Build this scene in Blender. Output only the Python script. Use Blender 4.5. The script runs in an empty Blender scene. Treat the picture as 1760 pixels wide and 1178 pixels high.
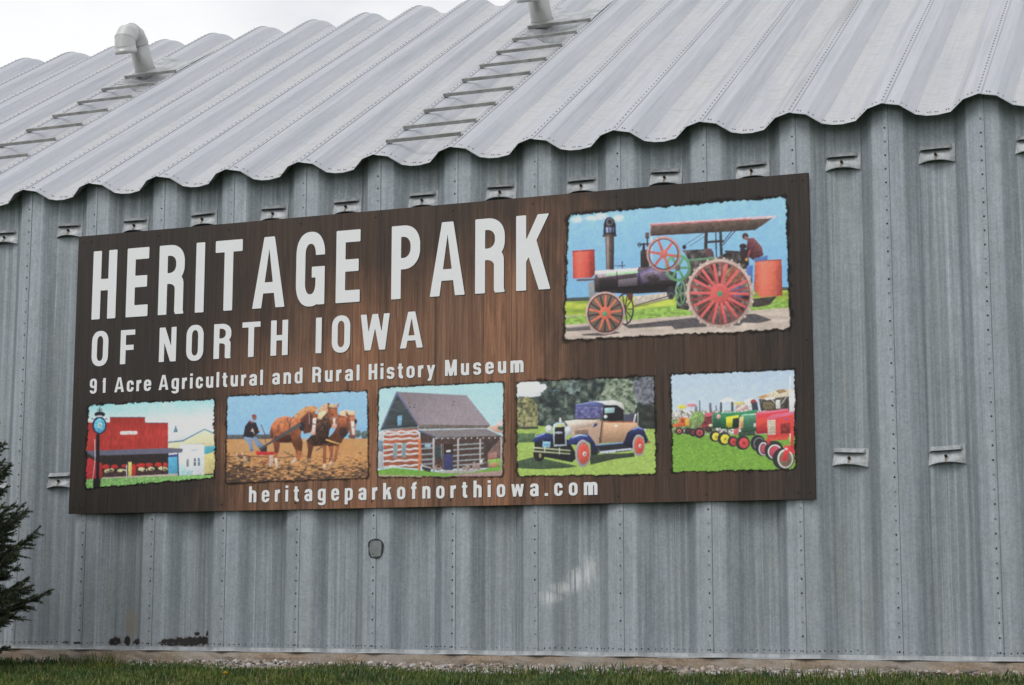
import bpy, math, random
import numpy as np
from mathutils import Vector, Matrix
random.seed(7); rng = np.random.default_rng(7)
scene = bpy.context.scene
col = scene.collection

# ------------------------------------------------------------------ camera
CAM = np.array([8.637, -12.2642, 0.3715]); FPX = 3063.36
YAW, PITCH, ROLL = -0.3790, 0.1451, 0.0016
def cam_axes():
    f = np.array([math.sin(YAW)*math.cos(PITCH), math.cos(YAW)*math.cos(PITCH), math.sin(PITCH)])
    rt = np.array([math.cos(YAW), -math.sin(YAW), 0.0]); up = np.cross(rt, f)
    c, s = math.cos(ROLL), math.sin(ROLL)
    return c*rt + s*up, -s*rt + c*up, f
RT, UP, FW = cam_axes()
cd = bpy.data.cameras.new('camera'); cam = bpy.data.objects.new('camera', cd); col.objects.link(cam)
cd.sensor_width = 36.0; cd.lens = FPX/1760*36.0; cd.clip_start = 0.1; cd.clip_end = 2000
m = Matrix.Identity(4)
for i in range(3):
    m[i][0] = RT[i]; m[i][1] = UP[i]; m[i][2] = -FW[i]; m[i][3] = CAM[i]
cam.matrix_world = m
scene.camera = cam

# ------------------------------------------------------------------ sky, sun, exposure
SUN_EL, SUN_AZ = math.radians(46), math.radians(205)   # azimuth: clockwise from +Y, where the light comes from
w = bpy.data.worlds.new('World'); scene.world = w; w.use_nodes = True
nt = w.node_tree; nt.nodes.clear()
def wn(t, **k):
    n = nt.nodes.new(t)
    for a, b in k.items(): setattr(n, a, b)
    return n
sky = wn('ShaderNodeTexSky', sky_type='NISHITA'); sky.sun_disc = False
sky.sun_elevation = SUN_EL; sky.sun_rotation = SUN_AZ; sky.air_density = 1.0; sky.dust_density = 2.0
tc = wn('ShaderNodeTexCoord'); mp = wn('ShaderNodeMapping'); mp.inputs['Scale'].default_value = (2.2, 2.2, 5.0)
nz = wn('ShaderNodeTexNoise'); nz.inputs['Scale'].default_value = 1.6; nz.inputs['Detail'].default_value = 6; nz.inputs['Roughness'].default_value = 0.55
mr = wn('ShaderNodeMapRange', interpolation_type='SMOOTHSTEP')
mr.inputs['From Min'].default_value = 0.28; mr.inputs['From Max'].default_value = 0.62
mr.inputs['To Min'].default_value = 0.70; mr.inputs['To Max'].default_value = 1.0
cl = wn('ShaderNodeMix', data_type='RGBA'); cl.inputs[7].default_value = (9.9, 9.95, 10.05, 1)
bg = wn('ShaderNodeBackground'); bg.inputs['Strength'].default_value = 0.1
out = wn('ShaderNodeOutputWorld')
nt.links.new(tc.outputs['Generated'], mp.inputs['Vector']); nt.links.new(mp.outputs[0], nz.inputs['Vector'])
nt.links.new(nz.outputs[0], mr.inputs['Value']); nt.links.new(mr.outputs[0], cl.inputs[0])
nt.links.new(sky.outputs[0], cl.inputs[6]); nt.links.new(cl.outputs[2], bg.inputs['Color']); nt.links.new(bg.outputs[0], out.inputs['Surface'])
sd = bpy.data.lights.new('sun', 'SUN'); sun = bpy.data.objects.new('sun', sd); col.objects.link(sun)
sd.energy = 1.35; sd.angle = math.radians(28); sd.color = (1.0, 0.985, 0.965)
to_sun = Vector((math.sin(SUN_AZ)*math.cos(SUN_EL), math.cos(SUN_AZ)*math.cos(SUN_EL), math.sin(SUN_EL)))
sun.rotation_euler = to_sun.to_track_quat('Z', 'Y').to_euler(); sun.location = (4, -20, 20)
vs = scene.view_settings; vs.view_transform = 'Standard'; vs.look = 'None'; vs.gamma = 1.0; vs.exposure = 0.0; vs.use_curve_mapping = False

# ------------------------------------------------------------------ helpers
def srgb(c): return tuple(((v/255)/12.92 if v/255 <= 0.04045 else ((v/255+0.055)/1.055)**2.4) for v in c)
def ray(px): return FW*FPX + RT*(px[0]-880) + UP*(589-px[1])
def at_Y(px, Y):
    d = ray(px); return CAM + d*((Y-CAM[1])/d[1])
P = 0.657                                  # width of one wall / roof panel (m)
EY, EZ, SL = -0.0999, 3.8309, 0.5486       # eave crest, roof slope
CS, SN = math.cos(SL), math.sin(SL)
RN = np.array([0, -SN, CS]); RU = np.array([0, CS, SN])
RIDGE_S, RIDGE_L = 5.78, 0.34           # straight length of the slope, then a bend over the ridge
def roof_pt(x, s, off=0.0):
    if s <= RIDGE_S: return np.array([x, EY, EZ]) + RU*s + RN*off
    t = min(1.0, (s-RIDGE_S)/RIDGE_L); a = SL*(1-t); rad = RIDGE_L/SL
    y = EY + RIDGE_S*CS + rad*(SN-math.sin(a)); z = EZ + RIDGE_S*SN + rad*(math.cos(a)-CS)
    return np.array([x, y-math.sin(a)*off, z+math.cos(a)*off])
def on_roof(px, off):
    d = ray(px); o = np.array([0, EY, EZ]) + RN*off
    wv = CAM + d*(((o-CAM)@RN)/(d@RN)); return wv, (wv[1]-EY+SN*off)/CS
N0, N1 = -14, 18

def mesh_obj(name, verts, faces, mat=None, parent=None, smooth=False):
    me = bpy.data.meshes.new(name); me.from_pydata([tuple(map(float, v)) for v in verts], [], faces); me.update()
    if mat: me.materials.append(mat)
    if smooth: me.polygons.foreach_set('use_smooth', [True]*len(me.polygons))
    o = bpy.data.objects.new(name, me); col.objects.link(o); o.parent = parent
    return o
def inst(src, name, parent, loc=(0, 0, 0)):
    o = bpy.data.objects.new(name, src.data); col.objects.link(o); o.parent = parent; o.location = loc
    for k in src.keys(): o[k] = src[k]
    return o
def empty(name, loc=(0, 0, 0)):
    o = bpy.data.objects.new(name, None); col.objects.link(o); o.location = loc; o.empty_display_size = 0.2
    return o
def tag(o, label=None, cat=None, group=None, kind=None):
    for k, v in (('label', label), ('category', cat), ('group', group), ('kind', kind)):
        if v: o[k] = v
    return o
class MB:
    def __init__(s): s.v = []; s.f = []
    def add(s, vs, fs):
        b = len(s.v); s.v += [tuple(v) for v in vs]; s.f += [tuple(i+b for i in f) for f in fs]
    def box(s, a, b):
        (x0, y0, z0), (x1, y1, z1) = a, b
        s.add([(x0,y0,z0),(x1,y0,z0),(x1,y1,z0),(x0,y1,z0),(x0,y0,z1),(x1,y0,z1),(x1,y1,z1),(x0,y1,z1)],
              [(0,3,2,1),(4,5,6,7),(0,1,5,4),(1,2,6,5),(2,3,7,6),(3,0,4,7)])
    def tube(s, pts, rad, n=8, cap=True):
        pts = [np.array(p, float) for p in pts]; b = len(s.v); k = len(pts)
        rads = rad if hasattr(rad, '__len__') else [rad]*k
        ref = None
        for i in range(k):
            t = pts[min(i+1, k-1)] - pts[max(i-1, 0)]; t = t/np.linalg.norm(t)
            if ref is None:
                ref = np.array([0, 0, 1.0]) if abs(t[2]) < .9 else np.array([1.0, 0, 0])
            a = np.cross(t, ref); a /= np.linalg.norm(a); c = np.cross(a, t); ref = c
            for j in range(n):
                an = 2*math.pi*j/n; s.v.append(tuple(pts[i] + rads[i]*(math.cos(an)*a + math.sin(an)*c)))
        for i in range(k-1):
            for j in range(n):
                s.f.append((b+i*n+j, b+i*n+(j+1) % n, b+(i+1)*n+(j+1) % n, b+(i+1)*n+j))
        if cap:
            s.f.append(tuple(b+j for j in range(n))[::-1]); s.f.append(tuple(b+(k-1)*n+j for j in range(n)))
    def build(s, name, mat=None, parent=None, smooth=False): return mesh_obj(name, s.v, s.f, mat, parent, smooth)

# ------------------------------------------------------------------ materials
class NT:
    def __init__(s, name):
        s.m = bpy.data.materials.new(name); s.m.use_nodes = True; s.t = s.m.node_tree
        s.b = s.t.nodes['Principled BSDF']
    def n(s, t, **k):
        nd = s.t.nodes.new(t)
        for a, b in k.items(): setattr(nd, a, b)
        return nd
    def l(s, a, b): s.t.links.new(a, b)
    def put(s, sock, v):
        if hasattr(v, 'is_output') or isinstance(v, bpy.types.NodeSocket): s.l(v, sock)
        else: sock.default_value = v
    def pos(s): return s.n('ShaderNodeNewGeometry').outputs['Position']
    def sep(s, v):
        nd = s.n('ShaderNodeSeparateXYZ'); s.l(v, nd.inputs[0]); return nd.outputs
    def math(s, op, a, b=0.0, c=0.0, clamp=False):
        nd = s.n('ShaderNodeMath', operation=op, use_clamp=clamp)
        s.put(nd.inputs[0], a); s.put(nd.inputs[1], b); s.put(nd.inputs[2], c); return nd.outputs[0]
    def noise(s, vec, scale=(1, 1, 1), sc=1.0, det=3.0, rough=0.55, dist=0.0):
        mp = s.n('ShaderNodeMapping'); mp.inputs['Scale'].default_value = scale; s.l(vec, mp.inputs[0])
        nd = s.n('ShaderNodeTexNoise'); nd.inputs['Scale'].default_value = sc; nd.inputs['Detail'].default_value = det
        nd.inputs['Roughness'].default_value = rough; nd.inputs['Distortion'].default_value = dist
        s.l(mp.outputs[0], nd.inputs['Vector']); return nd.outputs[0]
    def white(s, vec):
        nd = s.n('ShaderNodeTexWhiteNoise', noise_dimensions='3D'); s.l(vec, nd.inputs['Vector']); return nd.outputs['Value']
    def xyz(s, x=0.0, y=0.0, z=0.0):
        nd = s.n('ShaderNodeCombineXYZ'); s.put(nd.inputs[0], x); s.put(nd.inputs[1], y); s.put(nd.inputs[2], z); return nd.outputs[0]
    def rng(s, v, a, b, c=0.0, d=1.0, smooth=True):
        nd = s.n('ShaderNodeMapRange', interpolation_type='SMOOTHSTEP' if smooth else 'LINEAR')
        s.put(nd.inputs[0], v)
        for i, q in zip((1, 2, 3, 4), (a, b, c, d)): nd.inputs[i].default_value = q
        return nd.outputs[0]
    def mix(s, f, a, b, mode='MIX'):
        nd = s.n('ShaderNodeMix', data_type='RGBA', blend_type=mode); s.put(nd.inputs[0], f)
        for i, q in ((6, a), (7, b)):
            if isinstance(q, tuple): nd.inputs[i].default_value = (*q[:3], 1)
            else: s.l(q, nd.inputs[i])
        return nd.outputs[2]
    def ramp(s, v, stops):
        nd = s.n('ShaderNodeValToRGB'); s.l(v, nd.inputs[0]); e = nd.color_ramp.elements
        while len(e) < len(stops): e.new(0.5)
        for el, (p, c) in zip(e, stops): el.position = p; el.color = (*c, 1)
        return nd.outputs[0]
    def bump(s, h, dist=0.002, strength=1.0):
        nd = s.n('ShaderNodeBump'); nd.inputs['Strength'].default_value = strength; nd.inputs['Distance'].default_value = dist
        s.l(h, nd.inputs['Height']); s.l(nd.outputs[0], s.b.inputs['Normal'])
    def fin(s, color, rough=0.5, metal=0.0, spec=0.5):
        s.put(s.b.inputs['Base Color'], (*color, 1) if isinstance(color, tuple) else color)
        s.put(s.b.inputs['Roughness'], rough); s.put(s.b.inputs['Metallic'], metal)
        s.b.inputs['Specular IOR Level'].default_value = spec
        return s.m

def galvanised_wall(name='galvanised_wall', holes_at=(), stain_at=None, scuffs=()):
    k = NT(name); p = k.pos(); x, y, z = k.sep(p)
    tone = k.ramp(k.noise(p, (30, 8, 0.45), 1.0, 5, 0.68), [(0.25, (0.295, 0.33, 0.365)), (0.44, (0.37, 0.41, 0.45)), (0.60, (0.435, 0.475, 0.515)), (0.78, (0.53, 0.565, 0.60))])
    fine = k.noise(p, (150, 40, 3.0), 1.0, 3, 0.7)
    tone = k.mix(k.rng(fine, 0.35, 0.75), tone, k.mix(1.0, tone, (0.80, 0.82, 0.83), 'MULTIPLY'))
    # individual sheets differ a little
    pan = k.white(k.xyz(k.math('FLOOR', k.math('MULTIPLY', x, 1/P)), 3.0, 1.0))
    tone = k.mix(k.rng(pan, 0, 1, 0, 0.35, False), tone, (0.46, 0.49, 0.52))
    # run-off grime, plus shade painted into the recessed part of each sheet
    grime_shade = k.math('MULTIPLY', k.rng(k.noise(p, (22, 1, 0.28), 1.0, 6, 0.66), 0.36, 0.60), k.rng(y, 0.026, 0.048))
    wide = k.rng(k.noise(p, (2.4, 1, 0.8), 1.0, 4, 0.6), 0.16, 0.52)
    tone = k.mix(k.math('MULTIPLY', k.math('MULTIPLY', grime_shade, wide), 0.60), tone, (0.175, 0.20, 0.215))
    pale = k.math('MULTIPLY', k.rng(k.noise(p, (60, 1, 0.5), 1.0, 3, 0.6), 0.60, 0.72), 0.40)
    tone = k.mix(pale, tone, (0.60, 0.62, 0.63))
    warm = k.rng(k.noise(p, (9, 3, 1.2), 1.0, 4, 0.6), 0.52, 0.75, 0, 0.35)
    tone = k.mix(warm, tone, (0.33, 0.325, 0.295))
    # spangle
    vor = k.n('ShaderNodeTexVoronoi'); vor.inputs['Scale'].default_value = 70; k.l(p, vor.inputs['Vector'])
    bw = k.n('ShaderNodeRGBToBW'); k.l(vor.outputs['Color'], bw.inputs[0])
    mot = k.noise(p, (9, 9, 6), 1.0, 6, 0.75)
    tone = k.mix(k.rng(mot, 0.42, 0.66, 0, 0.30), tone, (0.235, 0.26, 0.275))
    tone = k.mix(k.rng(bw.outputs[0], 0.2, 0.8, 0.0, 0.42), tone, k.mix(1.0, tone, (0.66, 0.70, 0.72), 'MULTIPLY'))
    # dark line painted beside each lapped seam for its gap shade and dirt
    fr = k.math('FRACT', k.math('ADD', k.math('MULTIPLY', x, 1/P), 40.0-0.0245))
    seam = k.math('LESS_THAN', fr, 0.0075)
    tone = k.mix(k.math('MULTIPLY', seam, k.math('LESS_THAN', y, 0.02)), tone, (0.20, 0.215, 0.225))
    # rusted-through spots low down, scuffed bare metal, brown stain
    if holes_at or scuffs: wob = k.math('MULTIPLY', k.math('SUBTRACT', k.noise(p, (1, 1, 1), 26, 5, 0.7), 0.5), 1.9)
    def spot(cx, cz, rx, rz, wgt=1.0):
        a = k.math('DIVIDE', k.math('SUBTRACT', x, cx), rx); b = k.math('DIVIDE', k.math('SUBTRACT', z, cz), rz)
        d = k.math('SQRT', k.math('ADD', k.math('MULTIPLY', a, a), k.math('MULTIPLY', b, b)))
        return k.math('ADD', d, k.math('MULTIPLY', wob, wgt))
    holes = None
    if stain_at: tone = k.mix(k.rng(spot(*stain_at, 0.7), 0.3, 1.1, 0.50, 0.0), tone, (0.36, 0.29, 0.20))
    for a in holes_at:
        d_ = spot(*a); tone = k.mix(k.rng(d_, 0.9, 1.5, 0.40, 0.0), tone, (0.15, 0.11, 0.085))
        h = k.rng(d_, 0.90, 1.08, 1.0, 0.0); holes = h if holes is None else k.math('MAXIMUM', holes, h)
    if holes is not None: tone = k.mix(holes, tone, (0.020, 0.016, 0.015))
    sc = None
    for a in scuffs:
        h = k.rng(spot(*a, 0.55), 0.1, 1.15, 0.75, 0); sc = h if sc is None else k.math('MAXIMUM', sc, h)
    if sc is not None:
        sc = k.math('MULTIPLY', sc, k.rng(k.noise(p, (55, 1, 1.6), 1.0, 3, 0.6), 0.40, 0.54, 0.08, 1.0))
        tone = k.mix(sc, tone, (0.74, 0.745, 0.74))
    hgt = k.math('ADD', k.noise(p, (3.0, 1, 1.3), 1.0, 3, 0.5), k.math('MULTIPLY', k.noise(p, (40, 10, 2.0), 1.0, 2, 0.5), 0.05))
    k.bump(hgt, 0.022, 0.6)
    return k.fin(tone, k.rng(k.noise(p, (30, 8, 2), 1, 3), 0.3, 0.7, 0.42, 0.58), 0.35 if holes is None else k.math('MULTIPLY', k.math('SUBTRACT', 1.0, holes), 0.35), 0.4)

def galvanised_roof():
    k = NT('galvanised_roof'); tc = k.n('ShaderNodeTexCoord').outputs['Object']; p = k.pos(); x, y, z = k.sep(p)
    # s runs up the slope
    s = k.math('MULTIPLY', k.math('SUBTRACT', y, EY), 1/CS); v = k.xyz(x, s, 0.0)
    tone = k.ramp(k.noise(v, (20, 0.55, 1), 1.0, 5, 0.62), [(0.28, (0.32, 0.336, 0.364)), (0.45, (0.392, 0.4, 0.424)), (0.60, (0.444, 0.448, 0.464)), (0.78, (0.496, 0.496, 0.5))])
    pan = k.white(k.xyz(k.math('FLOOR', k.math('MULTIPLY', x, 1/P)), 8.0, 2.0))
    tone = k.mix(k.rng(pan, 0, 1, 0, 0.35, False), tone, (0.428, 0.44, 0.468))
    fr = k.math('FRACT', k.math('ADD', k.math('MULTIPLY', x, 1/P), 40.0))
    inval = k.math('MULTIPLY', k.rng(fr, 0.30, 0.345), k.rng(fr, 0.74, 0.68))
    dust = k.math('MULTIPLY', inval, k.rng(k.noise(v, (5, 0.9, 1), 1.0, 4, 0.6), 0.30, 0.66))
    tone = k.mix(k.math('MULTIPLY', dust, 0.5), tone, (0.48, 0.468, 0.436))
    cross = k.math('MULTIPLY', inval, k.rng(k.noise(v, (5.0, 22, 1), 1.0, 3, 0.7, 0.6), 0.50, 0.66))
    tone = k.mix(k.math('MULTIPLY', cross, 0.42), tone, (0.328, 0.315, 0.294))
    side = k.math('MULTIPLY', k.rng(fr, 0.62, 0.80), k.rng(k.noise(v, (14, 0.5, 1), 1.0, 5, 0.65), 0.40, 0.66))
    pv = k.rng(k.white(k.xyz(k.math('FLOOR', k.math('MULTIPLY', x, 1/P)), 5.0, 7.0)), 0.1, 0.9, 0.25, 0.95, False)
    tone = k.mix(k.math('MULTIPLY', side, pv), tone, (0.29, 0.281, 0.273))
    line = k.math('MULTIPLY', k.rng(k.noise(v, (70, 0.8, 1), 1.0, 3, 0.6), 0.56, 0.70), 0.40)
    tone = k.mix(line, tone, (0.302, 0.315, 0.344))
    mot = k.noise(v, (30, 18, 1), 1.0, 4, 0.7)
    tone = k.mix(k.rng(mot, 0.45, 0.75, 0, 0.28), tone, (0.336, 0.336, 0.336))
    for cu, cw, cc in ((0.175, 0.010, 0.36), (0.33, 0.012, 0.33), (0.44, 0.008, 0.42), (0.70, 0.012, 0.33), (0.84, 0.010, 0.36)):  # crease lines painted in colour, standing in for facet shading
        cr = k.math('MULTIPLY', k.rng(k.math('ABSOLUTE', k.math('SUBTRACT', fr, cu)), 0.0, cw, 0.55, 0.0), k.rng(k.noise(v, (12, 0.7, 1), 1.0, 3, 0.6), 0.35, 0.6))
        tone = k.mix(cr, tone, (cc*0.95, cc, cc*1.06))
    seam = k.math('LESS_THAN', k.math('FRACT', k.math('ADD', k.math('MULTIPLY', x, 1/P), 40.0-0.024)), 0.009)
    tone = k.mix(k.math('MULTIPLY', seam, 0.55), tone, (0.26, 0.27, 0.29))
    tone = k.mix(1.0, tone, (1.05, 1.07, 1.10), 'MULTIPLY')
    rst = k.math('MULTIPLY', k.rng(k.noise(v, (7, 2.2, 1), 1.0, 5, 0.75), 0.60, 0.74), k.rng(k.math('ABSOLUTE', k.math('SUBTRACT', fr, 0.5)), 0.30, 0.48))
    tone = k.mix(k.math('MULTIPLY', rst, 0.5), tone, (0.30, 0.25, 0.205))
    k.bump(k.noise(v, (4, 1.4, 1), 1.0, 4, 0.55), 0.024, 0.6)
    return k.fin(tone, 0.55, 0.15, 0.4)

def plain_metal(name, c, var=0.25, rough=0.5, metal=0.25, sc=9.0):
    k = NT(name); p = k.pos()
    n = k.noise(p, (1, 1, 0.5), sc, 5, 0.65)
    t = k.mix(k.rng(n, 0.3, 0.72), tuple(v*(1-var) for v in c), tuple(min(1, v*(1+var*0.6)) for v in c))
    k.bump(n, 0.002, 0.4)
    return k.fin(t, rough, metal, 0.4)

def screw_mat():
    k = NT('screw_heads'); p = k.pos()
    sn = k.n('ShaderNodeVectorMath', operation='SNAP'); k.l(p, sn.inputs[0]); sn.inputs[1].default_value = (0.3, 1.0, 0.098)
    wv = k.white(sn.outputs[0])
    t = k.ramp(wv, [(0.0, (0.025, 0.022, 0.02)), (0.5, (0.035, 0.028, 0.024)), (0.58, (0.16, 0.16, 0.165)), (1.0, (0.30, 0.31, 0.32))])
    return k.fin(t, 0.6, 0.2)

def concrete_mat():
    k = NT('foundation_concrete'); p = k.pos()
    t = k.ramp(k.noise(p, (9, 3, 26), 1.0, 7, 0.8), [(0.30, (0.13, 0.10, 0.075)), (0.46, (0.28, 0.21, 0.145)), (0.64, (0.37, 0.30, 0.225)), (0.8, (0.40, 0.37, 0.33))])
    sp = k.noise(p, (1, 1, 1), 70, 4, 0.7)
    t = k.mix(k.rng(sp, 0.42, 0.62, 0, 0.75), t, (0.17, 0.14, 0.115))
    t = k.mix(k.rng(k.noise(p, (1.3, 1, 1), 1.0, 4, 0.6), 0.42, 0.62, 0, 0.65), t, (0.30, 0.285, 0.265))
    crack = k.rng(k.noise(p, (5.0, 1, 6.0), 1.0, 4, 0.7, 1.5), 0.63, 0.72, 0, 0.7)
    t = k.mix(crack, t, (0.06, 0.05, 0.045))
    k.bump(sp, 0.006, 0.8)
    return k.fin(t, 0.9, 0, 0.2)

def ground_mat():
    k = NT('ground_soil'); p = k.pos(); x, y, z = k.sep(p)
    g = k.ramp(k.noise(p, (1, 1, 1), 3.5, 6, 0.7), [(0.3, (0.022, 0.035, 0.012)), (0.55, (0.04, 0.065, 0.02)), (0.75, (0.085, 0.10, 0.035))])
    near = k.math('ADD', y, k.math('MULTIPLY', k.math('SUBTRACT', k.noise(p, (1, 1, 1), 2.2, 4, 0.6), 0.5), 0.35))
    st = k.ramp(k.noise(p, (1, 1, 1), 45, 4, 0.7), [(0.3, (0.13, 0.105, 0.085)), (0.6, (0.32, 0.28, 0.24)), (0.8, (0.45, 0.42, 0.39))])
    t = k.mix(k.rng(near, -0.55, -0.38), g, st)
    k.bump(k.noise(p, (1, 1, 1), 30, 5, 0.7), 0.02, 0.8)
    return k.fin(t, 0.95, 0, 0.2)

def attr_mat(name, rough=0.8, trans=0.0, attr='Col'):
    k = NT(name); a = k.n('ShaderNodeAttribute'); a.attribute_name = attr
    k.l(a.outputs['Color'], k.b.inputs['Base Color'])
    k.b.inputs['Roughness'].default_value = rough; k.b.inputs['Specular IOR Level'].default_value = 0.25
    if trans:
        tr = k.n('ShaderNodeBsdfTranslucent'); k.l(a.outputs['Color'], tr.inputs['Color'])
        mx = k.n('ShaderNodeMixShader'); mx.inputs[0].default_value = trans
        k.l(k.b.outputs[0], mx.inputs[1]); k.l(tr.outputs[0], mx.inputs[2]); k.l(mx.outputs[0], k.t.nodes['Material Output'].inputs['Surface'])
    return k.m

SX0, SX1, SZ0, SZ1, SY = -0.133, 6.024, 1.085, 3.395, -0.030     # the sign's face
def wood_print():
    k = NT('wood_print'); p = k.pos(); x, y, z = k.sep(p)
    u = k.math('MULTIPLY', k.math('SUBTRACT', x, SX0), 1/(SX1-SX0)); v = k.math('MULTIPLY', k.math('SUBTRACT', z, SZ0), 1/(SZ1-SZ0))
    # boards of uneven width, printed
    xw = k.math('ADD', k.math('MULTIPLY', x, 2.9), k.math('MULTIPLY', k.math('SINE', k.math('MULTIPLY', x, 5.1)), 0.33))
    bi = k.math('FLOOR', xw); bf = k.math('FRACT', xw)
    rb = k.white(k.xyz(bi, 4.0, 0.0))
    gv = k.xyz(k.math('ADD', x, k.math('MULTIPLY', bi, 3.7)), 0.0, z)
    grain = k.noise(gv, (34, 1, 1.1), 1.0, 7, 0.70, 1.2)
    grain2 = k.noise(gv, (9, 1, 0.7), 1.0, 4, 0.6, 1.0)
    warm = k.ramp(grain, [(0.28, (0.080, 0.042, 0.026)), (0.47, (0.155, 0.084, 0.053)), (0.62, (0.225, 0.130, 0.082)), (0.8, (0.30, 0.190, 0.125))])
    warm = k.mix(k.rng(rb, 0, 1, 0, 0.8, False), warm, k.mix(1.0, warm, (1.75, 1.48, 1.28), 'MULTIPLY'))
    warm = k.mix(k.rng(grain2, 0.50, 0.70, 0, 0.75), warm, k.mix(1.0, warm, (0.42, 0.42, 0.43), 'MULTIPLY'))
    dark = k.ramp(grain, [(0.3, (0.021, 0.0165, 0.014)), (0.55, (0.036, 0.028, 0.024)), (0.8, (0.068, 0.049, 0.038))])
    nb = k.math('MULTIPLY', k.math('SUBTRACT', k.noise(p, (2.2, 1, 1.1), 1.0, 5, 0.65), 0.5), 0.55)
    uu = k.math('ADD', u, k.math('MULTIPLY', nb, 0.45)); vv = k.math('ADD', v, k.math('MULTIPLY', nb, 0.9))
    a = k.math('MULTIPLY', k.rng(uu, 0.16, 0.33), k.rng(uu, 0.76, 0.62))
    b = k.rng(k.math('ADD', vv, k.math('MULTIPLY', k.math('SUBTRACT', 0.55, u), 0.75)), 0.98, 0.55)
    lit = k.math('MULTIPLY', a, k.math('ADD', k.math('MULTIPLY', b, 0.85), 0.12))
    low = k.math('MULTIPLY', k.math('MULTIPLY', k.rng(uu, 0.62, 0.70), k.rng(uu, 1.0, 0.9)), k.math('MULTIPLY', k.rng(vv, 0.75, 0.45), 0.20))
    lit = k.math('MAXIMUM', lit, low)
    t = k.mix(lit, dark, warm)
    gap = k.math('MAXIMUM', k.rng(bf, 0.0, 0.030, 0.55, 0.0), k.rng(bf, 0.975, 1.0, 0, 0.55))
    t = k.mix(gap, t, (0.022, 0.014, 0.010))
    grit = k.noise(p, (1, 1, 1), 160, 2, 0.7)
    t = k.mix(k.rng(grit, 0.40, 0.68, 0.0, 0.45), t, k.mix(1.0, t, (1.5, 1.42, 1.38), 'MULTIPLY'))
    k.bump(k.noise(p, (1.1, 1, 0.9), 1.0, 2, 0.5), 0.02, 0.25)
    return k.fin(t, 0.55, 0, 0.3)

def print_mat():
    k = NT('picture_ink'); a = k.n('ShaderNodeAttribute'); a.attribute_name = 'Col'; p = k.pos()
    g = k.noise(p, (1, 1, 1), 190, 2, 0.7)
    t = k.mix(k.rng(g, 0.3, 0.7, 0, 0.14), a.outputs['Color'], k.mix(1.0, a.outputs['Color'], (0.70, 0.71, 0.73), 'MULTIPLY'))
    k.l(a.outputs['Alpha'], k.b.inputs['Alpha'])
    return k.fin(t, 0.5, 0, 0.3)

def roof_screw_mat():
    k = NT('roof_screw_heads'); n = k.noise(k.pos(), (1, 1, 1), 11, 3, 0.7)
    return k.fin(k.ramp(n, [(0.35, (0.085, 0.08, 0.08)), (0.55, (0.20, 0.20, 0.205)), (0.7, (0.33, 0.335, 0.34))]), 0.6, 0.2)
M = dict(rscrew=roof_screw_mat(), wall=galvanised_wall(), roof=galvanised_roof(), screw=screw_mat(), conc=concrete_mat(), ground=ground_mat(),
         flash=plain_metal('flashing_metal', (0.40, 0.42, 0.435), 0.3), plate=plain_metal('anchor_plate_metal', (0.37, 0.39, 0.405), 0.3, sc=18),
         pipe=plain_metal('vent_pipe_metal', (0.50, 0.51, 0.50), 0.14, 0.42, 0.35, sc=5), bar=plain_metal('guard_bar_metal', (0.34, 0.345, 0.33), 0.3),
         bolt=plain_metal('rusty_bolt', (0.055, 0.035, 0.025), 0.3, 0.7, 0.1), caulk=plain_metal('dark_sealant', (0.045, 0.045, 0.04), 0.3, 0.8, 0.0),
         patch=plain_metal('patch_metal', (0.22, 0.245, 0.25), 0.2), rust=plain_metal('rust_streak', (0.25, 0.18, 0.125), 0.4, 0.85, 0.0, 40),
         wood=wood_print(), ink=print_mat(), blade=attr_mat('grass_blades', 0.75, 0.25), stone=attr_mat('gravel_stones', 0.9),
         needle=attr_mat('spruce_needles', 0.7, 0.12), edge=plain_metal('board_edge', (0.03, 0.025, 0.022), 0.2, 0.6, 0.0),
         bark=plain_metal('spruce_bark', (0.085, 0.06, 0.042), 0.4, 0.9, 0.0, 30))
def flat_mat(name, c, rough=0.5):
    k = NT(name); p = k.pos(); g = k.noise(p, (1, 1, 1), 14, 4, 0.6)
    return k.fin(k.mix(k.rng(g, 0.35, 0.75, 0, 0.12), c, tuple(v*0.8 for v in c)), rough, 0, 0.3)
M['white'] = flat_mat('white_lettering', (0.80, 0.81, 0.82)); M['ls'] = flat_mat('letter_shadow_ink', (0.016, 0.012, 0.010))
M['yellow'] = flat_mat('dandelion_yellow', (0.75, 0.50, 0.02)); M['stem'] = flat_mat('flower_stem_green', (0.06, 0.10, 0.02))

# ------------------------------------------------------------------ ground
GY = [(400, -0.11), (0.3, -0.11), (0.0, -0.098), (-0.3, -0.112), (-0.7, -0.125), (-1.6, -0.15), (-3.2, -0.24), (-6, -0.55), (-11, -1.15), (-16, -1.25), (-400, -1.25)]
def gz(y): return float(np.interp(-y, [-a for a, _ in GY], [b for _, b in GY]))
xs = [-400, -30, -10, 0, 5, 10, 20, 40, 400]
gv, gf = [], []
for (yy, zz) in GY:
    for xx in xs: gv.append((xx, yy, zz))
for i in range(len(GY)-1):
    for j in range(len(xs)-1):
        a = i*len(xs)+j; gf.append((a+len(xs), a+len(xs)+1, a+1, a))
tag(mesh_obj('ground', gv, gf, M['ground'], smooth=False), kind='structure')

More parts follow.
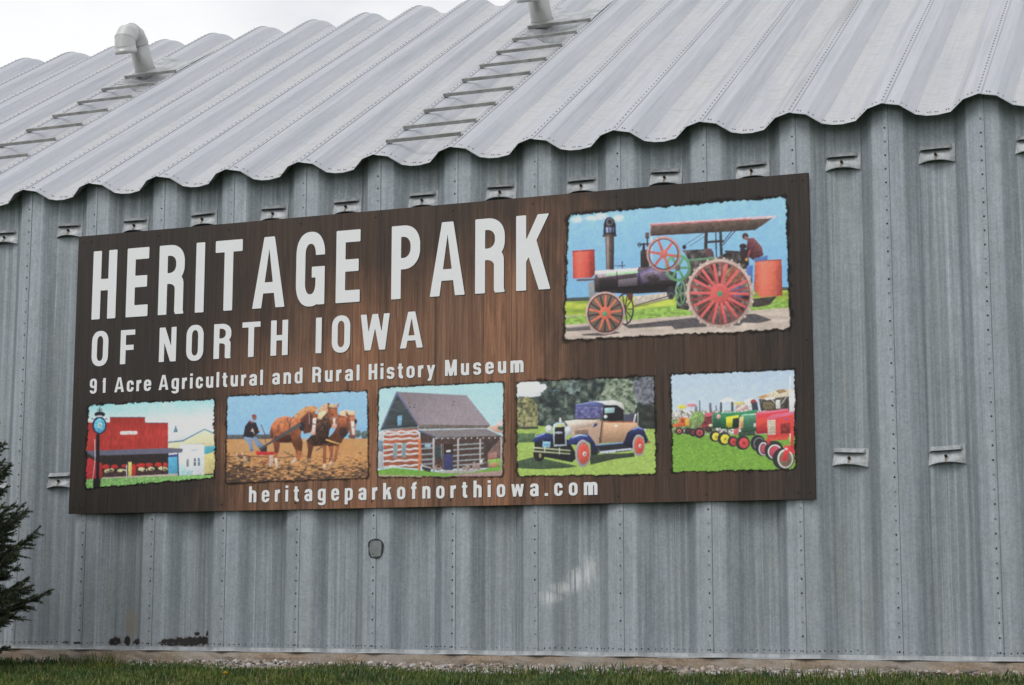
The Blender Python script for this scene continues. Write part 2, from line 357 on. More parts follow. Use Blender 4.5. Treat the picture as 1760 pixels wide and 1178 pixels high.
# ------------------------------------------------------------------ the building
bld = empty('metal_building', (0, 0, 0))
tag(bld, 'grey galvanised building with deeply corrugated wall panels and corrugated pitched roof', 'building')
PROF = [(0, 0), (.175, .025), (.33, .103), (.44, .120), (.56, .123), (.70, .109), (.84, .030), (1, 0)]
LAP = 0.024
def depth(u):
    f = u - math.floor(u); return float(np.interp(f, [a for a, _ in PROF], [b for _, b in PROF]))
def soft_profile():
    """bends softened: three points at every crease"""
    pts = []
    for i, (u, d) in enumerate(PROF[:-1]):
        if i == 0: pts += [(0.0, 0.0), (0.012, depth(0.012))]
        else:
            e = 0.006
            pts += [(u-e, depth(u-e)), (u, 0.5*depth(u)+0.25*(depth(u-e)+depth(u+e))), (u+e, depth(u+e))]
    pts += [(1-.012, depth(1-.012)), (1.0, 0.001), (1+LAP, depth(LAP))]
    return [(u, d - 0.0032*u) for u, d in pts]      # right edge laps over the next sheet
SP = soft_profile()
def sheet(name, L, to3, mat, rows=None):
    th = 0.0016; n = len(SP); rows = rows or [0, L]; v = []; f = []
    for s in rows:
        for u, d in SP: v.append(to3(u*P, s, -d))
    for s in (rows[0], rows[-1]):
        for u, d in SP: v.append(to3(u*P, s, -d-th))
    R = len(rows)
    for r in range(R-1):
        for i in range(n-1): f.append((r*n+i, r*n+i+1, (r+1)*n+i+1, (r+1)*n+i))
    b0, b1 = R*n, (R+1)*n
    for i in range(n-1):
        f.append((b0+i, b1+i, b1+i+1, b0+i+1))
        f.append((i, b0+i, b0+i+1, i+1)); f.append(((R-1)*n+i, (R-1)*n+i+1, b1+i+1, b1+i))
    f.append((n-1, b0+n-1, b1+n-1, (R-1)*n+n-1)); f.append((0, (R-1)*n, b1, b0))
    return mesh_obj(name, v, f, mat)
W_H = 3.80
HOLES = ((0.262, 0.058, 0.052, 0.032), (0.375, 0.064, 0.032, 0.034), (0.50, 0.060, 0.05, 0.024), (0.83, 0.058, 0.10, 0.026), (0.95, 0.065, 0.15, 0.036), (1.075, 0.072, 0.07, 0.034), (1.02, 0.125, 0.025, 0.014), (1.13, 0.128, 0.018, 0.02), (-0.20, 0.048, 0.05, 0.009), (-0.03, 0.046, 0.04, 0.009))
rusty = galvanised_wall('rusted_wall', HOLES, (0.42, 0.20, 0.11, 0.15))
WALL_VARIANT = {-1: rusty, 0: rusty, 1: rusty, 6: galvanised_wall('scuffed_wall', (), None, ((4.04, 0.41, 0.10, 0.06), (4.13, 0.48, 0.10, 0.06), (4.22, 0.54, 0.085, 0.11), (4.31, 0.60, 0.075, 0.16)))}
def wall_top(y, u): return EZ + (y-EY)*SN/CS - depth(u)/CS - 0.012
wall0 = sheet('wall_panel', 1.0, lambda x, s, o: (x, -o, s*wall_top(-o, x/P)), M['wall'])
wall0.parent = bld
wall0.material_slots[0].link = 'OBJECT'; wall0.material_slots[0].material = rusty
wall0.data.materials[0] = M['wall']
ROWS = [0, RIDGE_S] + [RIDGE_S+RIDGE_L*k/8 for k in range(1, 9)]
roof0 = sheet('roof_panel', 0, lambda x, s, o: tuple(roof_pt(x, s, o)), M['roof'], ROWS)
roof0.parent = bld
def screw_add(mb, c, nrm, t1, r=0.0075, h=0.005):
    c, nrm, t1 = map(np.array, (c, nrm, t1)); t2 = np.cross(nrm, t1); vs_ = []
    for k in range(6): vs_.append(c + r*(math.cos(k*math.pi/3)*t1 + math.sin(k*math.pi/3)*t2) - nrm*0.001)
    for k in range(6): vs_.append(c + 0.7*r*(math.cos(k*math.pi/3)*t1 + math.sin(k*math.pi/3)*t2) + nrm*h)
    mb.add(vs_, [(k, (k+1) % 6, 6+(k+1) % 6, 6+k) for k in range(6)] + [tuple(range(6, 12))])
ws = MB()
for z in np.arange(0.05, 3.76, 0.098):
    screw_add(ws, (-0.010*P, depth(-0.010)-0.0036, z), (0, -1, 0), (1, 0, 0))
for u in np.arange(0.03, 0.99, 0.062):
    uu = u + random.uniform(-.012, .012); sc_z = 0.050 + random.uniform(-.004, .004)
    screw_add(ws, (uu*P, depth(uu)-0.0035*uu, sc_z), (0, -1, 0), (1, 0, 0), 0.0055)
wscrew0 = ws.build('screws', M['screw'], wall0); tag(wscrew0, kind='stuff')
# bottom flange of each sheet
fl = MB(); zz_ = [0.0]
fv, ff = [], []
for u, d in SP[:-1]:
    y0 = depth(u) - 0.0065
    wv = 0.004*math.sin(u*6.3+1.0)
    fv += [(u*P, y0-0.001, 0.024+wv*0.3), (u*P, y0-0.004, 0.002+wv), (u*P, min(y0-0.016, 0.01), -0.006+wv), (u*P, min(y0-0.012, 0.014), -0.010+wv)]
n = len(SP)-1
for i in range(n-1):
    for q in range(3): a = i*4+q; ff.append((a+1, a+5, a+4, a))
flange0 = mesh_obj('base_flange', fv, ff, M['flash'], wall0)
# roof screws: two staggered rows along each seam, a double row along the eave
rs = MB()
for i, s in enumerate(np.arange(0.06, RIDGE_S, 0.078)):
    for uu, ds in ((-0.012, 0.0),):
        f_ = depth(uu)
        screw_add(rs, roof_pt(uu*P, s+ds, -f_+0.004), RN, (1, 0, 0), 0.0075, 0.004)
for u in (.075, .105, .19, .235, .33, .355, .45, .475, .525, .55, .645, .67, .74, .79, .88, .92):
    screw_add(rs, roof_pt(u*P, 0.055+random.uniform(-.006, .006), -depth(u)+0.003*u+0.002), RN, (1, 0, 0), 0.006, 0.004)
rscrew0 = rs.build('screws', M['rscrew'], roof0); tag(rscrew0, kind='stuff')
# drip lip under the roof edge of each sheet
lv, lf = [], []
for u, d in SP:
    lv += [tuple(roof_pt(u*P, -0.001, -d+0.0005)), tuple(roof_pt(u*P, -0.006, -d-0.004)), tuple(roof_pt(u*P, 0.004, -d-0.006))]
for i in range(len(SP)-1):
    for q in range(2): a = i*3+q; lf.append((a, a+1, a+4, a+3))
lip0 = mesh_obj('eave_lip', lv, lf, M['flash'], roof0)
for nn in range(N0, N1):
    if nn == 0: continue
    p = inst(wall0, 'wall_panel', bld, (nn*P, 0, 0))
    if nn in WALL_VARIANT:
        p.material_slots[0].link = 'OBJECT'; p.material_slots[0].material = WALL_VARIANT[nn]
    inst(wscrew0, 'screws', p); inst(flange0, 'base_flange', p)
    r = inst(roof0, 'roof_panel', bld, (nn*P, 0, 0)); inst(rscrew0, 'screws', r); inst(lip0, 'eave_lip', r)
# far slope, rear wall, gables and the slab (out of sight, close the volume)
ridge_y, ridge_z = [float(v) for v in roof_pt(0, RIDGE_S+RIDGE_L)[1:]]
def mirror(p): return (float(p[0]), 2*ridge_y+0.002-float(p[1]), float(p[2]))
back0 = sheet('rear_roof_panel', 0, lambda x, s, o: mirror(roof_pt(x, s, o)), M['roof'], ROWS); back0.parent = bld
for nn in range(N0, N1):
    if nn: inst(back0, 'rear_roof_panel', bld, (nn*P, 0, 0))
BY = 2*ridge_y
rw = MB(); rw.box((N0*P, BY-0.25, 0), (N1*P, BY-0.2, 3.75)); rw.build('rear_wall', M['wall'], bld)
for xx in (N0*P, N1*P-0.06):
    g = [(0.13, 0), (BY-0.25, 0), (BY-0.25, 3.7), (ridge_y, ridge_z-0.30), (0.13, 3.74)]
    gvv = [(xx, a, b) for a, b in g] + [(xx+0.06, a, b) for a, b in g]
    mesh_obj('gable_wall', gvv, [(4, 3, 2, 1, 0), (5, 6, 7, 8, 9)] + [(i, (i+1) % 5, 5+(i+1) % 5, 5+i) for i in range(5)], M['wall'], bld)
# concrete foundation with an uneven face
fv, ff = [], []
fx = np.arange(N0*P-0.1, N1*P+0.1, 0.09)
for i, xx in enumerate(fx):
    e = lambda a: rng.normal(0, a)
    fv += [(xx, 0.35, -0.008), (xx, 0.004+e(.002), -0.012), (xx, -0.004+e(.005), -0.045), (xx, -0.010+e(.006), -0.085), (xx, -0.02+e(.008), -0.14), (xx, -0.02, -0.6), (xx, 0.35, -0.6)]
for i in range(len(fx)-1):
    for q in range(6): a = i*7+q; ff.append((a, a+7, a+8, a+1))
mesh_obj('foundation', fv, ff, M['conc'], bld)

# anchor plates bolted across the recesses
def anchor_plate():
    xs_ = np.linspace(-0.134, 0.134, 15)
    rows = [(-0.066, 'b'), (-0.045, 'c'), (-0.01, 'd'), (0.025, 'e'), (0.035, 'f'), (0.048, 'g'), (0.066, 'h')]
    v, f = [], []
    for zz, kk in rows:
        for xx in xs_:
            t = abs(xx)/0.134; q = 1-t*t; base = 0.108 + 0.013*max(0, 1-max(0, t-0.35)/0.65) - 0.0075
            base = min(base, 0.1045)
            ledge = max(0, 1-(t/0.86)**8)
            o = dict(b=0.046*q, c=0.030*q, d=0.014*q, e=0.002*q, f=0.034*ledge, g=0.020*ledge, h=0.002*ledge)[kk]
            zc = zz + (0.020*q if kk == 'b' else 0.006*q if kk == 'c' else 0) + (0.006*(xx/0.134) if 0 else 0)
            v.append((xx, base-o, zc))
    nx = len(xs_)
    for r in range(len(rows)-1):
        for i in range(nx-1):
            if rows[r][1] == 'e' and 1 < i < nx-3: continue          # open slot under the pressed ledge
            a = r*nx+i; f.append((a, a+1, a+nx+1, a+nx))
    return v, f
av, af = anchor_plate()
ap0 = mesh_obj('anchor_plate', av, af, M['plate'])
sub = ap0.modifiers.new('s', 'SOLIDIFY'); sub.thickness = 0.003; sub.offset = -1
bb = MB(); bb.tube([(0, 0.092, -0.002), (0, 0.078, -0.002)], 0.011, 6); bb.tube([(0, 0.079, -0.002), (0.004, 0.066, 0.002)], 0.006, 6)
bo0 = bb.build('bolt', M['bolt'], ap0)
rk = MB(); rk.add([(-.007, .0885, -.014), (.006, .0885, -.014), (.008, .0725, -.036), (.004, .0655, -.046), (-.004, .0655, -.046), (-.007, .0735, -.034)], [(0, 5, 4, 3, 2, 1)])
rk0 = rk.build('rust_streak', M['rust'], ap0)
first = True
spots = [(k+0.5, 3.483) for k in range(-9, 16)] + [(k+0.5, 1.371) for k in (-6, -5, -4, -3, -2, -1, 9, 10, 11, 12, 13, 14)]
for u, z in spots:
    if first: o = ap0; o.parent = bld; first = False
    else:
        o = bpy.data.objects.new('anchor_plate', ap0.data); col.objects.link(o); o.parent = bld
        mdf = o.modifiers.new('s', 'SOLIDIFY'); mdf.thickness = 0.003; mdf.offset = -1
        inst(bo0, 'bolt', o); inst(rk0, 'rust_streak', o)
    o.location = (u*P + random.uniform(-.004, .004), 0, z + random.uniform(-.006, .006)); o.rotation_euler = (0, random.uniform(-.05, .05), 0)

# repair patch on the seam below the sign
pc = at_Y((645, 943), 0); pv = []
for k in range(20):
    a = 2*math.pi*k/20; r = 1/((abs(math.cos(a))**3.2+abs(math.sin(a))**3.2)**(1/3.2))
    pv.append((0.056*r*math.cos(a)*(1+.05*math.sin(3*a)), 0.070*r*math.sin(a)*(1+.04*math.cos(2*a))))
def on_wall(x, z, o): return (x, depth(x/P)-0.004-o, z)
pm = MB()
vv = [on_wall(pc[0]+a, pc[2]+b, 0.004) for a, b in pv]; c0 = on_wall(pc[0], pc[2], 0.006)
pm.add([c0]+vv, [(0, k+1, (k+1) % 20+1) for k in range(20)])
patch = pm.build('repair_patch', M['patch'], bld)
pk = MB(); ring = [on_wall(pc[0]+a, pc[2]+b, 0.003) for a, b in pv]
pk.tube(ring+ring[:2], [0.006+0.0025*math.sin(k*1.7) for k in range(22)], 6, False); pk.build('sealant_bead', M['caulk'], patch)

# snow guard bars across one sheet below each vent, crest to crest
def guard(u0, s, tilt, lift):
    b = MB(); x0, x1 = u0*P+0.01, (u0+1)*P-0.005
    o0 = 0.006
    def q(x, ds, off): return tuple(roof_pt(x, s+ds+tilt*(x-x0), off))
    h, wd, t = 0.028, 0.026, 0.005
    prof = [(0, o0), (0, o0+h), (wd, o0+h), (wd, o0+h-t), (t, o0+h-t), (t, o0)]
    vs_ = [q(x0, a, c) for a, c in prof] + [q(x1, a, c) for a, c in prof]
    b.add(vs_, [tuple(range(6)), tuple(range(11, 5, -1))] + [(i, 6+i, 6+(i+1) % 6, (i+1) % 6) for i in range(6)])
    g = b.build('snow_guard_bar', M['bar'], bld)
    for xa, dr in ((x0+0.004, 1), (x1-0.03, -1)):
        k = MB(); vs_ = [q(xa, 0.008, 0.004), q(xa+0.026, 0.008, 0.004-0.002), q(xa+0.026, 0.055, 0.002), q(xa, 0.055, 0.004)]
        vs_ += [q(xa, 0.008, 0.010), q(xa+0.026, 0.008, 0.008), q(xa+0.026, 0.055, 0.008), q(xa, 0.055, 0.010)]
        k.add(vs_, [(0, 1, 2, 3), (7, 6, 5, 4), (0, 4, 5, 1), (1, 5, 6, 2), (2, 6, 7, 3), (3, 7, 4, 0)])
        k.build('mounting_foot', M['flash'], g)
    return g
for j in range(9):
    s = 3.8852 - 0.4649*j + (0.10 if j == 8 else 0)
    guard(4, s - 0.02, random.uniform(-.02, .02), 0)
for j in range(9):
    s = 3.9196 - 0.4737*j + (0.10 if j == 8 else 0)
    guard(-3, s - 0.02, random.uniform(-.02, .02), 0)

# gooseneck vent pipes standing square to the roof slope
def vent(px, u_bar):
    p0, s0 = on_roof(px, 0.05)
    root = empty('vent_pipe', tuple(p0)); root.parent = bld
    dn = -RU
    def q(d, nn): return tuple(dn*d + RN*nn)
    r = 0.106
    m1 = MB(); m1.tube([q(0, -0.20), q(0, 0.0), q(0, 0.29)], r, 28, True); m1.build('riser', M['pipe'], root, True)
    m1 = MB(); m1.tube([q(0, 0.265), q(0, 0.295)], r+0.004, 28, False); m1.build('crimped_joint', M['pipe'], root, True)
    # gored elbow, five segments
    rad = 0.125; segs = 5; total = math.radians(168)
    def arc(a): return np.array([rad - rad*math.cos(a), 0.29 + rad*math.sin(a)])
    for g in range(segs):
        a0, a1 = total*g/segs, total*(g+1)/segs
        mm = MB(); n = 28; vs_ = []
        for e, (a, o) in enumerate(((a0, 0.0025 if g % 2 else 0), (a1, 0.0025 if g % 2 else 0))):
            c = arc(a); tx, tn = math.sin(a), math.cos(a)             # tangent (d, n)
            px_, pn_ = tn, -tx
            for k in range(n):
                an = 2*math.pi*k/n; rr = (r+0.004+o)
                # mitred ring lies in the plane through the elbow's centre
                dd = c + np.array([px_, pn_])*rr*math.cos(an)
                vs_.append(tuple(np.array(q(dd[0], dd[1])) + np.array([1.0, 0, 0])*rr*math.sin(an)))
        mm.add(vs_, [(k, (k+1) % n, n+(k+1) % n, n+k) for k in range(n)])
        mm.build('elbow_segment', M['pipe'], root, True)
    e = arc(total); tx, tn = math.sin(total), math.cos(total)
    mm = MB(); a = np.array(q(*e)); b = np.array(q(e[0]+tx*0.078, e[1]+tn*0.078))
    t = (b-a)/np.linalg.norm(b-a); n = 28; ax = np.array([1.0, 0, 0]); c2 = np.cross(t, ax); vs_ = []
    for pp, rr in ((a, r+.006), (a+t*.035, r+.006), (a+t*.037, r+.010), (b, r+.010), (b, r-.004), (a, r-.004)):
        for k in range(n): an = 2*math.pi*k/n; vs_.append(tuple(pp + rr*(math.cos(an)*ax + math.sin(an)*c2)))
    mm.add(vs_, [(i*n+k, i*n+(k+1) % n, (i+1)*n+(k+1) % n, (i+1)*n+k) for i in range(5) for k in range(n)])
    mm.build('outlet_collar', M['pipe'], root, True)
    # flashing saddle: fills the recess round the pipe and runs out into it below
    us = np.linspace(0.03, 0.97, 13); vs_ = []; fs_ = []
    rows = [(s0-0.33, 1.0, 0.004), (s0-0.16, 0.62, 0.006), (s0-0.03, 0.12, 0.006), (s0+0.45, 0.12, 0.006), (s0+0.75, 1.0, 0.004)]
    for ss, kf, oo in rows:
        for u in us: vs_.append(tuple(roof_pt((u_bar+u)*P, ss, -depth(u)*kf+oo) - p0))
    for i in range(len(rows)-1):
        for j in range(12): a_ = i*13+j; fs_.append((a_, a_+1, a_+14, a_+13))
    mesh_obj('flashing_saddle', vs_, fs_, M['flash'], root)
    mm = MB(); mm.tube([q(0, -0.05), q(0, -0.04), q(0, -0.005)], [r+0.02, r+0.016, r+0.005], 28, False); mm.build('boot', M['pipe'], root, True)
vent((249.0, 119.0), -3); vent((931.5, 34.0), 4)
#PART2
# ------------------------------------------------------------------ the sign
sign = empty('museum_sign', ((SX0+SX1)/2, SY, SZ0))
tag(sign, 'wide dark brown wood-print sign with white lettering and six printed pictures on the metal wall', 'sign')
SO = np.array(sign.location)
bm_ = MB(); bm_.box((SX0, SY, SZ0), (SX1, -0.0062, SZ1))
brd = mesh_obj('board', [np.array(v)-SO for v in bm_.v], bm_.f, M['wood'], sign)
brd.data.materials.append(M['edge'])
for p in brd.data.polygons: p.material_index = 0 if p.normal.y < -0.5 else 1
sc_ = MB()
for nn in range(0, 10):
    for zz in (SZ0+0.05, SZ1-0.05):
        screw_add(sc_, np.array((nn*P-0.01, SY-0.0002, zz))-SO, (0, -1, 0), (1, 0, 0), 0.009, 0.004)
for xx in (SX0+0.04, SX1-0.04):
    for zz in (SZ0+0.05, 2.2, SZ1-0.05): screw_add(sc_, np.array((xx, SY-0.0002, zz))-SO, (0, -1, 0), (1, 0, 0), 0.009, 0.004)
tag(sc_.build('fixing_screws', M['bolt'], sign), kind='stuff')

# ---- lettering: bold condensed grotesque drawn as implicit shapes
def rect(x0, y0, x1, y1): return lambda X, Y: np.maximum(np.maximum(x0-X, X-x1), np.maximum(y0-Y, Y-y1))
def oval(x0, y0, x1, y1, ry=None, e=2.3):
    rx = (x1-x0)/2; h = (y1-y0)/2; ry = min(ry or h, h); cx = (x0+x1)/2; cy = (y0+y1)/2
    def f(X, Y):
        dy = np.maximum(np.abs(Y-cy)-(h-ry), 0)/ry
        return ((np.abs(X-cx)/rx)**e + dy**e)**(1/e)*min(rx, ry) - min(rx, ry)
    return f
def poly(*pts):
    a = sum(pts[i][0]*pts[(i+1) % len(pts)][1]-pts[(i+1) % len(pts)][0]*pts[i][1] for i in range(len(pts)))
    q = pts if a > 0 else pts[::-1]
    def f(X, Y):
        r = None
        for i in range(len(q)):
            (x0, y0), (x1, y1) = q[i], q[(i+1) % len(q)]; L = math.hypot(x1-x0, y1-y0)
            d = ((X-x0)*(y1-y0)-(Y-y0)*(x1-x0))/L
            r = d if r is None else np.maximum(r, d)
        return r
    return f
def U(*fs): return lambda X, Y: np.minimum.reduce([f(X, Y) for f in fs])
def S(a, *fs): return lambda X, Y: np.maximum(a(X, Y), -np.minimum.reduce([f(X, Y) for f in fs]))
def I(*fs): return lambda X, Y: np.maximum.reduce([f(X, Y) for f in fs])
def glyphs(s, b, c):
    """s stem width, b bar height, c width factor; cap height is 1"""
    G = {}; W = c; R = 0.30; xh = 0.735; lw = c*0.93
    def dring(x0, y0, x1, y1, bb=b, ry=None): 
        r = ry or min(R, (y1-y0)/2); return S(oval(x0, y0, x1, y1, r), oval(x0+s, y0+bb, x1-s, y1-bb, max(r-bb, .03)))
    def rr(x0, y0, x1, y1, rx, ry, e=2.2):      # flat on the left, round corners on the right
        def f(X, Y):
            ax = np.maximum(X-(x1-rx), 0)/rx; ay = np.maximum(np.abs(Y-(y0+y1)/2)-((y1-y0)/2-ry), 0)/ry
            return np.maximum(((ax**e+ay**e)**(1/e)-1)*min(rx, ry), x0-X)
        return f
    def bowl(y0, y1, w):
        ry = (y1-y0)*.46; rx = w*.58
        return S(rr(0, y0, w, y1, rx, ry), rr(s*.9, y0+b*.92, w-s, y1-b*.92, max(rx-s*.92, .05), max(ry-b*.85, .05)))
    G['H'] = (W, U(rect(0, 0, s, 1), rect(W-s, 0, W, 1), rect(0, .5-b/2, W, .5+b/2)))
    E_ = W*0.90
    G['E'] = (E_, U(rect(0, 0, s, 1), rect(0, 0, E_, b), rect(0, 1-b, E_, 1), rect(0, .51-b/2, E_*.94, .51+b/2)))
    G['F'] = (E_, U(rect(0, 0, s, 1), rect(0, 1-b, E_, 1), rect(0, .48-b/2, E_*.92, .48+b/2)))
    G['I'] = (s, rect(0, 0, s, 1))
    T_ = W*1.07; G['T'] = (T_, U(rect(T_/2-s/2, 0, T_/2+s/2, 1), rect(0, 1-b, T_, 1)))
    G['P'] = (W*1.04, U(rect(0, 0, s, 1), bowl(.40, 1, W*1.04)))
    r_ = W*1.04
    G['R'] = (r_*1.03, U(rect(0, 0, s, 1), bowl(.44, 1, r_), S(rr(s*.5, -.5, r_*.97, .44+b*.92, r_*.42, .17), rr(-1, -.6, r_*.97-s, .44, r_*.25, .08), rect(-1, -2, 2, .03)), poly((r_*.97-s, .10), (r_*.97, .10), (r_*.99, .03), (r_*1.03, 0), (r_*1.0-s, 0))))
    A = W*1.25; inn = lambda y: s + (A/2-s)*y/.83; yb = .205
    G['A'] = (A, S(poly((0, 0), (A/2-s*.585, 1), (A/2+s*.585, 1), (A, 0)), poly((inn(-.05), -.05), (A-inn(-.05), -.05), (A-inn(yb), yb), (inn(yb), yb)), poly((inn(yb+b*.92), yb+b*.92), (A-inn(yb+b*.92), yb+b*.92), (A/2, .83))))
    G['O'] = (W*1.04, dring(0, -.02, W*1.04, 1.02, b, .33))
    g = W*1.09
    G['G'] = (g, U(S(dring(0, -.02, g, 1.02, b, .33), rect(g-s*1.6, .47, g+1, .69)), rect(g-s*.78, 0, g, .3), rect(g*.55, .53-b*.9, g, .53)))
    K = W*1.18; G['K'] = (K, U(rect(0, 0, s, 1), poly((s*.8, .32), (s*.8, .32+.29), (K*.965-s*1.12, 1), (K*.965, 1)), poly((s*1.2, .46), (s*1.95, .69), (K, 0), (K-s*1.14, 0))))
    N = W*1.04
    G['N'] = (N, U(rect(0, 0, s*.93, 1), rect(N-s*.93, 0, N, 1), poly((0, 1), (s*1.05, 1), (N, 0), (N-s*1.05, 0))))
    w = W*1.62; q = s*.98
    G['W'] = (w, U(poly((0, 1), (q, 1), (w*.25+q*.5, 0), (w*.25-q*.5, 0)), poly((w*.25-q*.5, 0), (w*.25+q*.5, 0), (w*.5+q*.48, 1), (w*.5-q*.48, 1)), poly((w*.5-q*.48, 1), (w*.5+q*.48, 1), (w*.75+q*.5, 0), (w*.75-q*.5, 0)), poly((w-q, 1), (w, 1), (w*.75+q*.5, 0), (w*.75-q*.5, 0))))
    mm = W*1.32
    G['M'] = (mm, U(rect(0, 0, s*.92, 1), rect(mm-s*.92, 0, mm, 1), poly((0, 1), (s*1.25, 1), (mm/2+s*.5, 0), (mm/2-s*.5, 0)), poly((mm, 1), (mm-s*1.25, 1), (mm/2-s*.5, 0), (mm/2+s*.5, 0))))
    d9 = lw
    G['9'] = (d9, U(dring(0, .36, d9, 1.0, b*.9, .27), S(dring(0, -.02, d9, 1.0, b*.9, .3), rect(-1, .21, d9*.5, 2), rect(-1, .21, d9-s-.001, .5))))
    G['1'] = (lw*.62, U(rect(lw*.62-s, 0, lw*.62, 1), poly((0, .72), (0, .84), (lw*.3, .90), (lw*.62-s*.6, 1.0), (lw*.62-s*.5, .74))))
    # lower case
    G['o'] = (lw, dring(0, -.015, lw, xh+.015, b*.95, .27))
    G['c'] = (lw*.96, S(dring(0, -.015, lw*.96, xh+.015, b*.95, .27), rect(lw*.5, .285, lw*2, .455)))
    G['e'] = (lw, U(S(dring(0, -.015, lw, xh+.015, b*.95, .27), rect(lw*.5, .235, lw*2, .33)), rect(s*.5, .33, lw-s*.1, .33+b*.8)))
    G['l'] = (s, rect(0, 0, s, 1)); G['i'] = (s, U(rect(0, 0, s, xh), rect(0, .845, s, 1)))
    G['.'] = (s*1.05, rect(0, 0, s*1.05, .165))
    arch = lambda x0, x1: U(rect(x0, 0, x0+s, xh), rect(x1-s, 0, x1, xh*.62), S(I(oval(x0, .1, x1, xh+.015, .25, 2.4), rect(x0, xh*.6, x1, 2)), oval(x0+s, 0, x1-s, xh-b, .18, 2.4)))
    G['n'] = (lw*.97, arch(0, lw*.97))
    G['h'] = (lw*.97, U(arch(0, lw*.97), rect(0, 0, s, 1)))
    G['m'] = (lw*1.53, U(arch(0, lw*.97*.5+s*.55+lw*.17), arch(lw*1.53-(lw*.97*.5+s*.55+lw*.17), lw*1.53)))
    hh = G['n'][1]; wn_ = lw*.97
    G['u'] = (wn_, lambda X, Y: hh(wn_-X, xh-Y))
    G['r'] = (lw*.66, U(rect(0, 0, s, xh), I(S(oval(0, .0, lw*1.15, xh+.02, .3), oval(s*.95, -.2, lw*1.15-s, xh-b*1.15, .25)), rect(s*.5, .4, lw*.66, 2))))
    G['t'] = (lw*.68, U(rect(lw*.12, .12, lw*.12+s, .93), rect(0, xh-b*.85, lw*.66, xh), S(I(oval(lw*.12, -.015, lw*1.0, .5, .2), rect(0, -.1, lw*.66, .3)), oval(lw*.12+s, b*.85, lw, .6, .15))))
    G['f'] = (lw*.68, U(rect(lw*.14, 0, lw*.14+s, .85), rect(0, xh-b*.85, lw*.66, xh), S(I(oval(lw*.14, .5, lw*1.1, 1.015, .2), rect(0, .72, lw*.68, 2)), oval(lw*.14+s, .4, lw, 1.015-b*.85, .15))))
    ring = lambda x0, y0, x1, y1: dring(x0, y0, x1, y1, b*.92, .25)
    G['d'] = (lw, U(ring(0, -.015, lw, xh+.015), rect(lw-s, 0, lw, 1)))
    G['p'] = (lw, U(ring(0, -.015, lw, xh+.015), rect(0, -.25, s, xh)))
    G['g'] = (lw, U(ring(0, .015, lw, xh+.015), rect(lw-s, .0, lw, xh), S(I(oval(0, -.27, lw, .3, .2), rect(0, -.4, lw, .06)), oval(s, -.27+b*.85, lw-s, .3, .15), rect(-1, -.1, lw*.5, .5))))
    G['a'] = (lw, U(rect(lw-s, 0, lw, xh*.72), ring(0, -.015, lw-s*.1, .46), I(S(oval(.02*lw, .2, lw, xh+.015, .22), oval(s, .2, lw-s, xh-b*.9, .15)), rect(0, .52, lw, 2))))
    G['s'] = (lw*.95, U(S(dring(0, .30, lw*.95, xh+.015, b*.92, .22), rect(lw*.5, .2, lw*2, .525)), S(dring(0, -.015, lw*.95, .30+b*.92, b*.92, .22), rect(-1, .195, lw*.45, .6))))
    G['k'] = (lw*1.02, U(rect(0, 0, s, 1), poly((s*.9, .2), (s*.9, .2+b*1.9), (lw*.98-s*1.05, xh), (lw*1.0, xh)), poly((s*1.4, .36), (s*2.2, .52), (lw*1.06, 0), (lw*1.06-s*1.2, 0))))
    ww = lw*1.45; q2 = s*.9
    G['w'] = (ww, U(poly((0, xh), (q2, xh), (ww*.26+q2*.5, 0), (ww*.26-q2*.5, 0)), poly((ww*.26-q2*.5, 0), (ww*.26+q2*.5, 0), (ww*.5+q2*.45, xh), (ww*.5-q2*.45, xh)), poly((ww*.5-q2*.45, xh), (ww*.5+q2*.45, xh), (ww*.74+q2*.5, 0), (ww*.74-q2*.5, 0)), poly((ww-q2, xh), (ww, xh), (ww*.74+q2*.5, 0), (ww*.74-q2*.5, 0))))
    y_ = lw*1.02
    G['y'] = (y_, U(poly((0, xh), (s, xh), (y_*.5+s*.5, .02), (y_*.5-s*.42, .02)), poly((y_-s, xh), (y_, xh), (y_*.5+s*.12, -.2), (y_*.5-s*.85, -.2)), rect(y_*.14, -.255, y_*.5-s*.1, -.255+b*.85)))
    return G
def fill(f, Wd, H):
    """marching squares over the shape; full cells of a row are joined"""
    y0, y1 = -0.30, 1.05; ny = H; dy = (y1-y0)/ny; nx = int(math.ceil((Wd+0.12)/dy*1.25)); x0, x1 = -0.06, Wd+0.06; dx = (x1-x0)/nx
    X, Y = np.meshgrid(x0+dx*np.arange(nx+1), y0+dy*np.arange(ny+1)); D = f(X, Y); D = np.where(np.abs(D) < 1e-6, -1e-6, D)
    mb = MB()
    for j in range(ny):
        i = 0
        while i < nx:
            q = [D[j, i], D[j, i+1], D[j+1, i+1], D[j+1, i]]; ins = [t < 0 for t in q]
            if all(ins):
                k = i
                while k+1 < nx and D[j, k+2] < 0 and D[j+1, k+2] < 0: k += 1
                mb.add([(X[j, i], Y[j, i]), (X[j, k+1], Y[j, i]), (X[j, k+1], Y[j+1, i]), (X[j, i], Y[j+1, i])], [(0, 1, 2, 3)]); i = k+1; continue
            if any(ins):
                pts = [(X[j, i], Y[j, i]), (X[j, i+1], Y[j, i]), (X[j, i+1], Y[j+1, i]), (X[j, i], Y[j+1, i])]; o = []
                for e in range(4):
                    a, c = e, (e+1) % 4
                    if ins[a]: o.append(pts[a])
                    if ins[a] != ins[c]:
                        t = q[a]/(q[a]-q[c]); o.append((pts[a][0]+t*(pts[c][0]-pts[a][0]), pts[a][1]+t*(pts[c][1]-pts[a][1])))
                if len(o) >= 3: mb.add(o, [tuple(range(len(o)))])
            i += 1
    return mb
